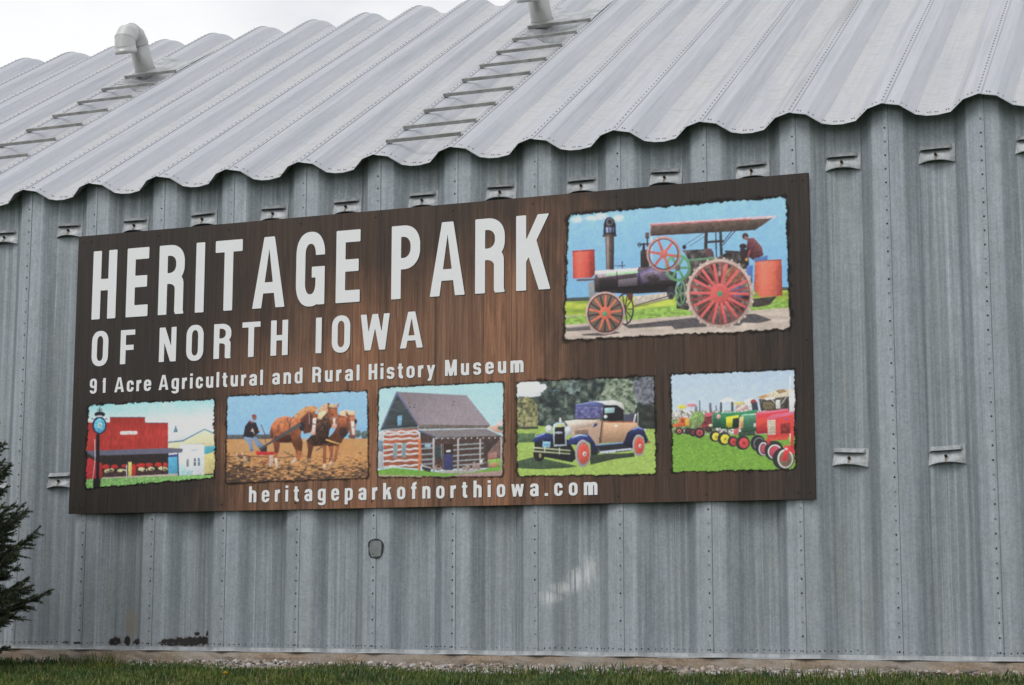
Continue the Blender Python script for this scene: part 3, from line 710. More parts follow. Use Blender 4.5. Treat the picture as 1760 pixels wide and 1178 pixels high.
def letter_line(name, words, base_z, cap, s, b, c, gap, H, label, shadow):
    """words: (text, x left, x right) in metres on the sign face; letters spread evenly inside a word"""
    G = glyphs(s, b, c); cache = {}; main, sh = MB(), MB()
    for text, xl, xr in words:
        tot = sum(G[ch][0] for ch in text); kx = cap*0.965
        k2 = 1.0; gp = ((xr-xl)-tot*kx)/max(1, len(text)-1)
        if gp < 0.06*cap: k2 = (xr-xl-0.06*cap*(len(text)-1))/(tot*kx); gp = 0.06*cap
        x = xl
        for ch in text:
            wd, f = G[ch]
            if ch not in cache: cache[ch] = fill(f, wd, H)
            g = cache[ch]
            main.add([(x+v[0]*kx*k2-SO[0], -0.0011, base_z+v[1]*cap-SO[2]) for v in g.v], g.f)
            dx, dz = shadow
            sh.add([(x+v[0]*kx*k2-SO[0]+dx+(v[0]/wd-.5)*.004, -0.0006, base_z+v[1]*cap-SO[2]+dz+(v[1]-.5)*.004) for v in g.v], g.f)
            x += wd*kx*k2 + gp
    o = main.build(name, M['white'], sign); o['label'] = label
    sh.build('lettering_shadow', M['ls'], o)
def sx(px, z_px): return float(at_Y((px, z_px), SY)[0])
letter_line('headline_lettering', [('HERITAGE', sx(159, 500), sx(619, 460)), ('PARK', sx(673, 450), sx(946, 430))], 2.683, 0.574, .146, .168, .42, .115, 110, 'white headline reading HERITAGE PARK', (.005, -.005))
letter_line('subtitle_lettering', [('OF', sx(158, 600), sx(232, 590)), ('NORTH', sx(274, 590), sx(495, 580)), ('IOWA', sx(543, 570), sx(727, 570))], 2.297, 0.281, .188, .152, .565, .27, 84, 'white second line reading OF NORTH IOWA', (.004, -.004))
letter_line('tagline_lettering', [('91', sx(154.4, 665), sx(181.6, 665)), ('Acre', sx(197, 660), sx(260, 660)), ('Agricultural', sx(273, 655), sx(452, 655)), ('and', sx(468, 650), sx(520, 650)), ('Rural', sx(537, 645), sx(618, 645)), ('History', sx(633.7, 640), sx(748, 640)), ('Museum', sx(765, 635), sx(900, 630))], 2.068, 0.122, .215, .165, .63, .12, 60, 'white line reading 91 Acre Agricultural and Rural History Museum', (.0022, -.0022))
letter_line('web_address_lettering', [('heritageparkofnorthiowa.com', sx(428, 855), sx(1027, 840))], 1.147, 0.125, .210, .160, .61, .33, 60, 'white line reading heritageparkofnorthiowa.com', (.0022, -.0022))

# ---- printed pictures: drawn as flat colour on a fine grid of the sign's face
def vnoise(x, y, seed):
    xi = np.floor(x).astype(np.int64); yi = np.floor(y).astype(np.int64); fx = x-xi; fy = y-yi; fx = fx*fx*(3-2*fx); fy = fy*fy*(3-2*fy)
    def h(a, b):
        n = (a*374761393 + b*668265263 + seed*1274126177) & 0x7fffffff; n = ((n ^ (n >> 13))*1103515245) & 0x7fffffff
        return ((n ^ (n >> 16)) & 0xffff)/65535.0
    return (h(xi, yi)*(1-fx)+h(xi+1, yi)*fx)*(1-fy) + (h(xi, yi+1)*(1-fx)+h(xi+1, yi+1)*fx)*fy
def fbm(x, y, seed, o=4):
    r = 0; a = 0.5
    for i in range(o): r = r + a*vnoise(x*2**i, y*2**i, seed+i*17); a *= 0.5
    return r/(1-0.5**o)
class Pic:
    def __init__(s, X, Y, seed): s.X, s.Y, s.seed = X, Y, seed; s.C = np.zeros(X.shape+(3,)); s.k = 0
    def put(s, m, c, n=0.06, sc=14.0, c2=None, stretch=(1, 1)):
        if not m.any(): return
        s.k += 1; x, y = s.X[m], s.Y[m]; base = np.array(c, float)[None, :]
        t = fbm(x/sc/stretch[0], y/sc/stretch[1], s.seed*100+s.k, 3)[:, None]
        if c2 is not None: base = base*(1-np.clip((t-.3)*2.5, 0, 1)) + np.array(c2, float)[None, :]*np.clip((t-.3)*2.5, 0, 1)
        ty = (y-y.min())/max(1., np.ptp(y))-.5; tx = (x-x.min())/max(1., np.ptp(x))-.5
        sh = (1-.20*ty-.10*tx)[:, None] if np.ptp(x) < 900 else 1.0        # light from the upper left, as in the printed photographs
        s.C[m] = np.clip(base*(1+n*4*(t-.5))*sh, 0, 255)
    def grad(s, c0, c1, y0, y1, tilt=0):
        t = np.clip((s.Y+tilt*s.X-y0)/(y1-y0), 0, 1)[..., None]; s.C[:] = np.array(c0)*(1-t)+np.array(c1)*t
    def poly(s, pts, c, n=0.06, **k):
        px = np.array(pts, float); m = np.zeros(s.X.shape, bool); j = len(px)-1
        bx = (s.X >= px[:, 0].min()) & (s.X <= px[:, 0].max()) & (s.Y >= px[:, 1].min()) & (s.Y <= px[:, 1].max())
        x, y = s.X[bx], s.Y[bx]; r = np.zeros(x.shape, bool)
        for i in range(len(px)):
            (xi, yi), (xj, yj) = px[i], px[j]
            if yi != yj: r ^= ((yi > y) != (yj > y)) & (x < (xj-xi)*(y-yi)/(yj-yi)+xi)
            j = i
        m[bx] = r; s.put(m, c, n, **k)
    def inside(s, pts):
        px = np.array(pts, float); r = np.zeros(s.X.shape, bool); j = len(px)-1
        for i in range(len(px)):
            (xi, yi), (xj, yj) = px[i], px[j]
            if yi != yj: r ^= ((yi > s.Y) != (yj > s.Y)) & (s.X < (xj-xi)*(s.Y-yi)/(yj-yi)+xi)
            j = i
        return r
    def shade(s, pts, a, b, stops):
        """tonal modelling inside an outline, from point a to point b"""
        m = s.inside(pts); d = np.array(b, float)-np.array(a, float)
        t = ((s.X[m]-a[0])*d[0]+(s.Y[m]-a[1])*d[1])/(d@d)
        f = np.interp(t, [q[0] for q in stops], [q[1] for q in stops])[:, None]; s.C[m] = np.clip(s.C[m]*f+np.maximum(f-1, 0)*26, 0, 255)
    def ell(s, cx, cy, rx, ry, c, n=0.06, **k): s.put(((s.X-cx)/rx)**2+((s.Y-cy)/ry)**2 < 1, c, n, **k)
    def ring(s, cx, cy, rx, ry, w, c, n=0.06, **k):
        s.put((((s.X-cx)/rx)**2+((s.Y-cy)/ry)**2 < 1) & (((s.X-cx)/(rx-w))**2+((s.Y-cy)/(ry-w))**2 > 1), c, n, **k)
    def line(s, pts, w, c, n=0.06, **k):
        m = np.zeros(s.X.shape, bool)
        for (a, b), (d, e) in zip(pts[:-1], pts[1:]):
            bx = (s.X > min(a, d)-w) & (s.X < max(a, d)+w) & (s.Y > min(b, e)-w) & (s.Y < max(b, e)+w)
            x, y = s.X[bx], s.Y[bx]; L = max(1e-6, (d-a)**2+(e-b)**2); t = np.clip(((x-a)*(d-a)+(y-b)*(e-b))/L, 0, 1)
            m[bx] |= (x-a-t*(d-a))**2+(y-b-t*(e-b))**2 < (w/2)**2
        s.put(m, c, n, **k)
    def spokes(s, cx, cy, rx, ry, N, w, c, ph=0.0, r0=0.0, **k):
        for i in range(N):
            a = ph+2*math.pi*i/N; s.line([(cx+rx*r0*math.cos(a), cy+ry*r0*math.sin(a)), (cx+rx*math.cos(a), cy+ry*math.sin(a))], w, c, **k)
    def clumps(s, m, cols, sc, seed):
        x, y = s.X[m], s.Y[m]; t = fbm(x/sc, y/sc, seed, 5); t = np.clip((t-.25)/.5, 0, .999)*(len(cols)-1); i = t.astype(int); f = (t-i)[:, None]; cc = np.array(cols, float)
        s.C[m] = cc[i]*(1-f)+cc[i+1]*f

def draw_engine(p):
    p.grad((146, 197, 240), (120, 178, 232), 60, 700, 0.06)
    for a in ((140, 205, 55, 28), (240, 195, 65, 22), (320, 180, 45, 30), (440, 195, 45, 32)):
        d = ((p.X-a[0])/a[2])**2+((p.Y-a[1])/a[3])**2 + 1.2*(fbm(p.X/30, p.Y/30, 5)-.5); t = np.clip(1.15-d, 0, 1)[..., None]*.8; p.C = p.C*(1-t)+np.array((222, 222, 236))*t
    p.poly([(0, 795), (1760, 708), (1760, 1116), (0, 1116)], (150, 178, 62), .1, c2=(178, 190, 70), sc=40, stretch=(4, 1))
    p.poly([(0, 786), (300, 772), (300, 800), (0, 812)], (72, 82, 78)); p.poly([(1640, 704), (1760, 700), (1760, 722), (1640, 728)], (70, 80, 75))
    p.poly([(0, 918), (240, 905), (240, 925), (0, 935)], (170, 165, 150)); p.poly([(0, 935), (900, 830), (1760, 790), (1760, 862), (0, 985)], (140, 178, 75), .16, sc=8, stretch=(3, 1))
    p.poly([(0, 985), (1760, 850), (1760, 1116), (0, 1116)], (196, 178, 166), .07, sc=25, stretch=(5, 1))
    p.poly([(480, 985), (1000, 928), (1370, 905), (1450, 900), (1575, 945), (1480, 968), (1360, 965), (1340, 985), (1000, 1000), (860, 1015), (835, 990), (520, 1008)], (84, 78, 82), .1)
    p.poly([(50, 1005), (230, 990), (240, 1020), (60, 1030)], (105, 98, 98)); p.poly([(170, 1050), (420, 1030), (460, 1040), (330, 1062), (180, 1060)], (90, 82, 82))
    p.line([(345, 325), (356, 560)], 1, (60, 50, 50))
    p.poly([(345, 320), (410, 320), (408, 578), (352, 584)], (84, 70, 68), .1); p.poly([(352, 320), (372, 320), (374, 578), (358, 582)], (112, 96, 92))
    p.poly([(335, 230), (418, 230), (424, 328), (330, 332)], (48, 43, 48)); p.ell(377, 228, 38, 40, (46, 42, 46)); p.poly([(348, 262), (412, 262), (412, 300), (348, 302)], (112, 128, 172)); p.line([(370, 240), (370, 300)], 8, (50, 46, 50)); p.line([(395, 240), (395, 300)], 8, (50, 46, 50)); p.ring(378, 222, 24, 26, 6, (120, 122, 140)); p.line([(330, 326), (424, 322)], 14, (86, 70, 66))
    p.poly([(103, 442), (130, 432), (265, 428), (270, 605), (245, 633), (108, 640)], (224, 86, 70), .05); p.poly([(225, 432), (265, 428), (270, 605), (245, 633), (228, 630)], (198, 66, 60)); p.line([(105, 440), (265, 430)], 10, (170, 60, 58)); p.line([(140, 652), (440, 640)], 16, (98, 90, 92))
    p.poly([(550, 772), (805, 742), (810, 795), (560, 835)], (192, 178, 165), .1)
    p.poly([(218, 668), (268, 660), (275, 770), (310, 800), (230, 840)], (134, 138, 142))
    p.poly([(265, 585), (600, 556), (700, 545), (870, 600), (880, 735), (560, 752), (270, 742)], (60, 50, 56), .12); p.poly([(265, 582), (590, 558), (575, 600), (265, 640)], (142, 132, 138), .06); p.line([(360, 607), (582, 592)], 15, (126, 172, 124)); p.poly([(440, 650), (580, 630), (580, 690), (440, 700)], (122, 108, 122)); p.poly([(575, 600), (700, 560), (720, 640), (600, 690)], (76, 70, 112), .15); p.poly([(270, 650), (430, 645), (440, 720), (270, 735)], (44, 36, 38)); p.poly([(510, 702), (560, 698), (555, 745), (515, 748)], (130, 165, 125))
    p.poly([(268, 742), (262, 650), (275, 605), (300, 640), (300, 742)], (72, 62, 66)); p.poly([(440, 705), (880, 672), (880, 735), (560, 752), (440, 748)], (40, 32, 36), .15); p.poly([(600, 605), (700, 575), (850, 620), (850, 650), (620, 668)], (98, 84, 104), .15); p.line([(300, 600), (560, 578)], 9, (172, 164, 170)); p.line([(430, 590), (435, 742)], 6, (40, 34, 38)); p.line([(590, 570), (600, 748)], 6, (44, 36, 40)); p.ell(700, 640, 44, 30, (64, 52, 60), .2)
    for xx in range(620, 860, 34): p.ell(xx, 628, 4, 4, (120, 106, 116))
    p.shade([(265, 585), (600, 556), (700, 545), (870, 600), (880, 735), (560, 752), (270, 742)], (500, 572), (512, 752), [(0, 1.5), (.18, 1.25), (.42, .95), (.72, .62), (.9, .7), (1, 1.0)]); p.shade([(103, 442), (130, 432), (265, 428), (270, 605), (245, 633), (108, 640)], (103, 540), (270, 540), [(0, .82), (.28, 1.15), (.6, 1.0), (1, .74)]); p.shade([(330, 232), (424, 232), (424, 330), (410, 330), (408, 578), (352, 584), (345, 330), (330, 330)], (342, 400), (414, 400), [(0, .9), (.3, 1.35), (.6, .95), (1, .6)])
    p.poly([(605, 440), (665, 438), (668, 555), (605, 560)], (52, 44, 46)); p.ell(635, 440, 30, 14, (84, 72, 72)); p.line([(628, 440), (628, 385)], 18, (48, 44, 48)); p.line([(590, 390), (665, 385)], 10, (50, 46, 50)); p.ring(597, 390, 14, 18, 5, (60, 60, 66)); p.poly([(640, 300), (668, 300), (668, 345), (640, 345)], (98, 80, 78)); p.line([(655, 340), (655, 400)], 10, (60, 52, 54)); p.line([(470, 515), (470, 565)], 7, (70, 68, 74)); p.line([(450, 545), (492, 545)], 6, (70, 68, 74)); p.line([(415, 545), (455, 548)], 5, (78, 78, 84))
    p.poly([(675, 236), (1605, 178), (1450, 282), (680, 326)], (92, 74, 66), .13, sc=20); p.poly([(675, 232), (1605, 174), (1605, 193), (675, 252)], (214, 186, 192)); p.line([(678, 246), (1420, 202)], 7, (196, 92, 96)); p.line([(680, 240), (680, 330)], 9, (150, 120, 118)); p.shade([(675, 252), (1600, 194), (1450, 282), (680, 326)], (1000, 228), (1006, 308), [(0, 1.2), (.4, 1.0), (1, .72)])
    p.line([(684, 330), (692, 520)], 9, (205, 208, 214)); p.line([(1090, 295), (1086, 430)], 24, (58, 46, 46)); p.line([(1195, 292), (1202, 480)], 20, (46, 58, 54)); p.line([(1160, 292), (1165, 480)], 9, (60, 60, 62)); p.line([(1278, 290), (1215, 372)], 6, (62, 60, 66)); p.line([(1304, 288), (1214, 392)], 6, (62, 60, 66)); p.line([(1070, 305), (935, 390)], 4, (90, 92, 100)); p.line([(1075, 330), (970, 400)], 4, (90, 92, 100)); p.line([(1100, 372), (1210, 362)], 16, (56, 50, 52))
    p.poly([(915, 432), (1060, 425), (1100, 415), (1140, 440), (1152, 492), (1250, 445), (1345, 448), (1340, 500), (1430, 570), (1430, 810), (1000, 880), (870, 860), (880, 700), (975, 560), (960, 500)], (52, 50, 50), .22, sc=26, c2=(86, 78, 76)); p.ell(928, 408, 14, 16, (40, 40, 42)); p.poly([(1080, 420), (1130, 420), (1140, 470), (1085, 475)], (98, 66, 72)); p.line([(960, 505), (1150, 488)], 14, (96, 148, 110)); p.line([(1235, 440), (1330, 446)], 16, (60, 52, 50))
    p.ring(900, 745, 42, 98, 14, (108, 150, 112)); p.spokes(900, 745, 36, 90, 5, 10, (98, 140, 104))
    p.ring(880, 560, 96, 102, 22, (98, 156, 110)); p.spokes(880, 560, 84, 90, 6, 18, (94, 152, 106)); p.ell(880, 560, 20, 22, (100, 90, 92))
    p.spokes(775, 460, 112, 116, 6, 19, (204, 98, 90), .15); p.ring(775, 460, 126, 131, 16, (192, 136, 132)); p.ring(775, 460, 111, 116, 8, (96, 62, 62)); p.ell(775, 460, 30, 32, (212, 110, 98))
    p.ring(490, 865, 66, 118, 10, (52, 44, 48)); p.spokes(490, 865, 60, 110, 10, 8, (62, 48, 50))
    p.line([(560, 842), (830, 764)], 7, (66, 60, 62)); p.line([(560, 852), (830, 785)], 5, (90, 84, 84)); p.ell(830, 745, 30, 50, (50, 46, 54)); p.ring(830, 770, 24, 26, 8, (84, 90, 90)); p.poly([(510, 750), (550, 750), (545, 800), (515, 800)], (92, 50, 46))
    p.poly([(1450, 512), (1645, 500), (1652, 765), (1490, 778), (1442, 720)], (224, 102, 80), .05); p.poly([(1600, 504), (1645, 500), (1652, 765), (1612, 770)], (206, 84, 68)); p.line([(1450, 512), (1645, 502)], 8, (168, 70, 60)); p.shade([(1450, 512), (1645, 500), (1652, 765), (1490, 778), (1442, 720)], (1442, 640), (1652, 640), [(0, .78), (.3, 1.12), (.65, 1.02), (1, .8)]); p.poly([(1430, 790), (1612, 770), (1560, 832), (1470, 850), (1430, 850)], (64, 56, 54), .2)
    p.poly([(1395, 345), (1440, 338), (1500, 408), (1512, 468), (1440, 505), (1402, 480), (1388, 420)], (108, 58, 64), .2, sc=8); p.shade([(1395, 345), (1440, 338), (1500, 408), (1512, 468), (1440, 505), (1402, 480), (1388, 420)], (1390, 460), (1500, 370), [(0, .6), (.6, 1.0), (1, 1.4)]); p.ell(1378, 328, 23, 24, (70, 52, 52)); p.ell(1384, 342, 14, 14, (150, 100, 88)); p.poly([(1440, 492), (1545, 468), (1540, 506), (1450, 515)], (84, 116, 178)); p.poly([(1338, 420), (1400, 425), (1405, 545), (1345, 520)], (48, 38, 42)); p.ell(1362, 402, 27, 20, (50, 40, 42)); p.ell(1388, 500, 12, 12, (210, 140, 60)); p.poly([(1388, 550), (1435, 540), (1428, 640), (1400, 700), (1380, 620)], (76, 110, 180)); p.poly([(1405, 430), (1420, 430), (1400, 490), (1392, 480)], (160, 60, 80))
    p.ell(1190, 750, 230, 240, (66, 56, 56), .25, c2=(128, 106, 100), sc=34); p.ell(1080, 640, 60, 50, (56, 46, 46), .2); p.ell(1280, 620, 70, 60, (140, 104, 78), .25); p.ell(1310, 740, 60, 60, (88, 86, 120), .25); p.ell(1100, 860, 70, 60, (74, 58, 52), .2); p.ell(1220, 930, 120, 45, (92, 80, 80), .2)
    p.spokes(1200, 752, 222, 232, 14, 13, (160, 66, 62), .25, .2); p.spokes(1190, 750, 226, 236, 14, 21, (226, 92, 92), .02, .1); p.ring(1190, 750, 247, 255, 25, (188, 162, 152), .1); p.ring(1190, 750, 224, 232, 8, (132, 80, 78))
    for i in range(26): a = i*2*math.pi/26; p.ell(1190+250*math.cos(a), 750+258*math.sin(a), 9, 11, (196, 172, 162))
    p.ell(1190, 750, 70, 74, (214, 88, 84)); p.ell(1198, 700, 34, 22, (226, 96, 96)); p.ell(1190, 752, 19, 20, (78, 152, 108))
    p.ell(345, 895, 128, 142, (126, 112, 98), .2, c2=(90, 82, 74), sc=26); p.spokes(345, 895, 132, 146, 9, 12, (72, 48, 48), .2); p.spokes(345, 895, 132, 146, 9, 16, (222, 108, 78), .55); p.ring(345, 895, 145, 158, 15, (190, 152, 146)); p.ring(345, 895, 131, 144, 8, (60, 44, 46)); p.ell(345, 895, 44, 48, (214, 100, 78)); p.ell(342, 900, 17, 18, (84, 156, 108))
def draw_store(p):
    p.grad((126, 206, 220), (226, 232, 236), 130, 420, 0.05); t = np.clip(fbm(p.X/260, p.Y/90, 3)*1.6-.6, 0, 1)[..., None]*.7; p.C = p.C*(1-t)+np.array((214, 230, 234))*t
    p.poly([(1045, 490), (1440, 440), (1205, 578), (1045, 592)], (216, 222, 228), .02); p.poly([(1045, 600), (1205, 582), (1450, 452), (1600, 510), (1600, 640), (1190, 640), (1190, 665), (1045, 662)], (234, 224, 178), .03); p.line([(1045, 592), (1205, 577), (1450, 446), (1600, 512)], 13, (74, 122, 164)); p.poly([(1100, 480), (1150, 478), (1140, 440), (1126, 395), (1112, 440)], (96, 138, 158))
    p.poly([(1445, 642), (1600, 628), (1600, 680), (1500, 722), (1445, 728)], (78, 166, 186)); p.poly([(1445, 736), (1600, 682), (1600, 960), (1445, 955)], (204, 190, 124), .06)
    p.poly([(1178, 612), (1448, 612), (1448, 960), (1165, 972)], (224, 228, 234), .02); p.line([(1185, 612), (1448, 612)], 8, (186, 184, 170)); p.poly([(1165, 820), (1215, 830), (1240, 900), (1330, 910), (1300, 960), (1165, 972)], (176, 212, 218)); p.poly([(1290, 665), (1378, 660), (1375, 690), (1295, 694)], (196, 200, 204)); p.poly([(1246, 782), (1276, 780), (1274, 865), (1246, 868)], (130, 138, 142)); p.poly([(1330, 770), (1354, 770), (1354, 855), (1330, 858)], (92, 100, 106)); p.poly([(1375, 768), (1398, 768), (1398, 855), (1375, 858)], (74, 120, 140)); p.line([(1328, 812), (1400, 810)], 6, (222, 224, 230))
    p.poly([(90, 370), (390, 368), (390, 310), (780, 310), (782, 372), (1040, 375), (1040, 665), (90, 700)], (178, 50, 44), .09, sc=10, stretch=(1, 6)); p.line([(390, 312), (780, 312)], 8, (90, 84, 100)); p.line([(782, 374), (1040, 376)], 7, (90, 60, 70)); p.line([(390, 310), (390, 370)], 6, (110, 50, 56)); p.line([(520, 487), (678, 485)], 40, (226, 214, 214)); p.line([(545, 488), (655, 486)], 8, (196, 186, 188))
    p.shade([(90, 370), (390, 368), (390, 310), (780, 310), (782, 372), (1040, 375), (1040, 665), (90, 700)], (560, 310), (580, 690), [(0, .9), (.5, 1.05), (1, 1.0)])
    p.poly([(90, 700), (1045, 690), (1045, 985), (90, 1012)], (46, 38, 38), .15); p.poly([(90, 740), (225, 800), (300, 830), (300, 995), (90, 1012)], (186, 44, 50), .1)
    for cx, cy, rx, ry in ((345, 870, 45, 30), (440, 868, 40, 24), (545, 860, 28, 20), (655, 905, 28, 70), (740, 855, 60, 28), (825, 848, 45, 24), (930, 845, 40, 26), (1005, 850, 32, 32)): p.ell(cx, cy, rx, ry, (190, 46, 42))
    for cx, cy in ((360, 918), (395, 905), (505, 912), (535, 915), (740, 895), (770, 905), (850, 890), (968, 885), (1000, 892)): p.ell(cx, cy, 40, 20, (206, 196, 146), .2, sc=8); p.ell(cx+8, cy+4, 18, 8, (60, 54, 56))
    p.poly([(310, 935), (560, 925), (560, 985), (310, 992)], (66, 48, 46), .3, sc=9); p.poly([(690, 920), (1030, 910), (1030, 960), (690, 972)], (66, 44, 44), .3, sc=9)
    p.poly([(592, 815), (632, 812), (632, 980), (592, 984)], (222, 202, 112)); p.line([(575, 850), (575, 985)], 12, (190, 190, 196)); p.line([(588, 800), (588, 985)], 8, (40, 46, 66))
    for xx in (385, 785, 980): p.line([(xx, 740), (xx, 975)], 9, (40, 34, 38))
    p.poly([(1042, 752), (1152, 742), (1155, 945), (1042, 952)], (80, 164, 204), .06); p.poly([(1042, 735), (1152, 725), (1152, 752), (1042, 762)], (66, 70, 130)); p.poly([(290, 988), (1165, 944), (1165, 975), (300, 1006)], (188, 174, 162)); p.line([(1150, 715), (1158, 965)], 14, (48, 66, 92))
    p.poly([(90, 690), (1040, 655), (1208, 664), (1200, 706), (1060, 716), (250, 742), (215, 770), (110, 700)], (100, 100, 122), .05); p.line([(120, 700), (220, 760)], 10, (70, 76, 90))
    p.poly([(90, 1010), (1600, 950), (1600, 1120), (90, 1140)], (112, 168, 88), .18, c2=(136, 186, 104), sc=8); p.poly([(1450, 950), (1600, 940), (1600, 960), (1450, 962)], (60, 54, 44))
    p.line([(215, 560), (220, 780), (195, 1000)], 9, (206, 190, 190))
    p.poly([(232, 500), (272, 500), (264, 1010), (230, 1010)], (26, 24, 32)); p.poly([(200, 1005), (282, 1005), (272, 1120), (196, 1120)], (26, 24, 28)); p.ell(268, 402, 80, 98, (26, 34, 66)); p.ell(270, 405, 64, 82, (62, 160, 214), .12, c2=(110, 190, 220)); p.ell(276, 402, 26, 34, (176, 216, 214), .1); p.line([(270, 385), (280, 410)], 8, (70, 110, 130)); p.ell(272, 278, 60, 30, (30, 28, 34)); p.ell(270, 300, 36, 12, (200, 206, 214)); p.line([(272, 180), (272, 260)], 6, (40, 46, 50)); p.ring(258, 228, 14, 14, 5, (50, 60, 66)); p.ring(286, 228, 14, 14, 5, (50, 60, 66)); p.line([(180, 325), (200, 330)], 8, (40, 46, 60)); p.line([(335, 330), (355, 332)], 8, (40, 46, 60))
def draw_horses(p):
    p.grad((146, 190, 234), (134, 184, 228), 100, 560); p.poly([(0, 572), (560, 566), (560, 622), (0, 622)], (86, 92, 98), .12)
    for a in ((1530, 560, 40, 42), (1610, 575, 40, 48), (1470, 590, 50, 26), (1660, 560, 40, 50)): p.ell(*a, (88, 104, 102), .2)
    p.poly([(0, 620), (1760, 612), (1760, 1200), (0, 1200)], (206, 154, 98), .05, c2=(190, 134, 80), sc=60, stretch=(4, 1))
    m = p.Y > 770; x, y = p.X[m], p.Y[m]; t = fbm(x/38, y/10, 11, 5) + (y-960)/900 + np.where(x < 330, .12, 0) + np.where(x > 1500, .05, 0)
    dk = np.clip((t-.42)*4, 0, 1)[:, None]; hi = fbm(x/12, y/6, 12, 3)[:, None]
    p.C[m] = (np.array((204, 144, 86))*(.75+.5*hi))*(1-dk) + (np.array((70, 52, 44))*(.5+1.0*hi))*dk
    p.ring(245, 760, 66, 112, 7, (176, 146, 116)); p.line([(170, 780), (185, 875)], 9, (196, 180, 160)); p.line([(225, 770), (310, 890)], 9, (196, 184, 168)); p.line([(240, 770), (270, 890)], 7, (186, 170, 150)); p.line([(190, 800), (600, 828)], 10, (110, 62, 54)); p.line([(640, 830), (820, 815)], 9, (90, 66, 60)); p.line([(470, 900), (560, 830)], 12, (150, 56, 50)); p.ring(665, 850, 34, 50, 7, (180, 150, 124)); p.line([(700, 760), (800, 810)], 8, (84, 66, 60))
    p.line([(450, 460), (490, 560), (500, 660)], 9, (96, 74, 78)); p.line([(390, 620), (430, 700)], 8, (140, 120, 110))
    p.poly([(255, 592), (345, 586), (352, 680), (368, 745), (330, 765), (312, 680), (275, 640)], (118, 140, 172), .1); p.poly([(345, 588), (395, 598), (480, 690), (505, 740), (450, 752), (390, 690)], (112, 132, 164), .1); p.poly([(450, 720), (515, 700), (512, 762), (440, 760)], (52, 44, 50))
    p.poly([(318, 412), (392, 438), (432, 545), (392, 568), (352, 604), (248, 592), (270, 475)], (42, 36, 42), .15); p.poly([(318, 405), (372, 440), (345, 445), (310, 420)], (160, 82, 84)); p.ell(372, 376, 26, 32, (160, 100, 88)); p.ell(368, 358, 25, 18, (140, 76, 78)); p.ell(350, 526, 18, 15, (206, 150, 130)); p.ell(430, 520, 14, 12, (206, 150, 130)); p.line([(350, 500), (372, 560)], 9, (196, 190, 186))
    p.poly([(385, 752), (470, 762), (598, 758), (592, 796), (400, 796)], (202, 42, 46), .08)
    # third horse, second horse, first horse
    p.poly([(1200, 690), (1262, 690), (1255, 780), (1232, 880), (1205, 880), (1222, 780)], (154, 84, 52)); p.poly([(1285, 680), (1335, 670), (1305, 790), (1285, 880), (1262, 870), (1275, 780)], (160, 90, 58))
    p.poly([(1315, 345), (1400, 350), (1450, 420), (1432, 545), (1375, 610), (1330, 690), (1200, 700), (1180, 620), (1250, 560), (1300, 480)], (124, 66, 44), .15); p.poly([(1320, 380), (1400, 380), (1410, 470), (1320, 480)], (156, 84, 54)); p.ell(1370, 540, 46, 60, (66, 48, 44), .25)
    p.poly([(1325, 318), (1400, 290), (1500, 312), (1506, 372), (1440, 388), (1390, 360), (1335, 352)], (222, 188, 156), .1); p.poly([(1412, 345), (1498, 350), (1512, 440), (1500, 590), (1450, 606), (1436, 500)], (168, 100, 72), .12); p.poly([(1455, 420), (1490, 420), (1502, 575), (1468, 580)], (222, 198, 190)); p.poly([(1395, 300), (1430, 350), (1400, 365)], (140, 76, 48)); p.poly([(1490, 300), (1512, 300), (1504, 330)], (204, 150, 120)); p.ell(1508, 420, 15, 26, (38, 34, 38)); p.line([(1440, 480), (1500, 490)], 8, (120, 130, 140)); p.ell(1478, 592, 24, 20, (120, 70, 60))
    p.poly([(1070, 350), (1130, 300), (1210, 320), (1260, 440), (1215, 520), (1190, 690), (1040, 700), (955, 640), (1030, 560)], (64, 46, 40), .25, c2=(92, 58, 44)); p.poly([(958, 640), (1050, 650), (1025, 740), (1002, 845), (960, 850), (975, 740)], (92, 50, 36)); p.poly([(1140, 670), (1182, 670), (1176, 800), (1172, 905), (1142, 910), (1145, 790)], (148, 78, 50))
    p.poly([(1080, 390), (1090, 300), (1130, 240), (1205, 214), (1210, 300), (1160, 350), (1120, 400)], (204, 160, 124), .12); p.poly([(1195, 270), (1240, 240), (1300, 262), (1312, 380), (1292, 490), (1250, 498), (1212, 420)], (162, 88, 54), .1); p.poly([(1195, 212), (1220, 225), (1218, 272), (1196, 265)], (66, 44, 38)); p.poly([(1292, 240), (1330, 205), (1312, 270)], (170, 110, 84)); p.ell(1245, 248, 44, 24, (206, 162, 120), .15); p.ell(1268, 472, 32, 30, (206, 150, 132)); p.poly([(1255, 390), (1280, 390), (1276, 460), (1262, 460)], (226, 208, 204)); p.line([(1215, 390), (1300, 378)], 9, (150, 150, 156)); p.line([(1210, 270), (1300, 280)], 10, (90, 78, 70))
    p.shade([(1070, 350), (1130, 300), (1210, 320), (1260, 440), (1215, 520), (1190, 690), (1040, 700), (955, 640), (1030, 560)], (1060, 400), (1180, 640), [(0, 1.25), (.5, .85), (1, .6)]); p.shade([(1195, 270), (1240, 240), (1300, 262), (1312, 380), (1292, 490), (1250, 498), (1212, 420)], (1200, 380), (1310, 370), [(0, .62), (.5, 1.1), (1, 1.0)]); p.shade([(1412, 345), (1498, 350), (1512, 440), (1500, 590), (1450, 606), (1436, 500)], (1420, 470), (1510, 460), [(0, .55), (.5, 1.05), (1, 1.1)]); p.shade([(1315, 345), (1400, 350), (1450, 420), (1432, 545), (1375, 610), (1330, 690), (1200, 700), (1180, 620), (1250, 560), (1300, 480)], (1380, 380), (1260, 690), [(0, 1.15), (.5, .85), (1, .65)]); p.ell(1248, 345, 8, 10, (40, 28, 26)); p.ell(1432, 410, 7, 9, (50, 34, 30))
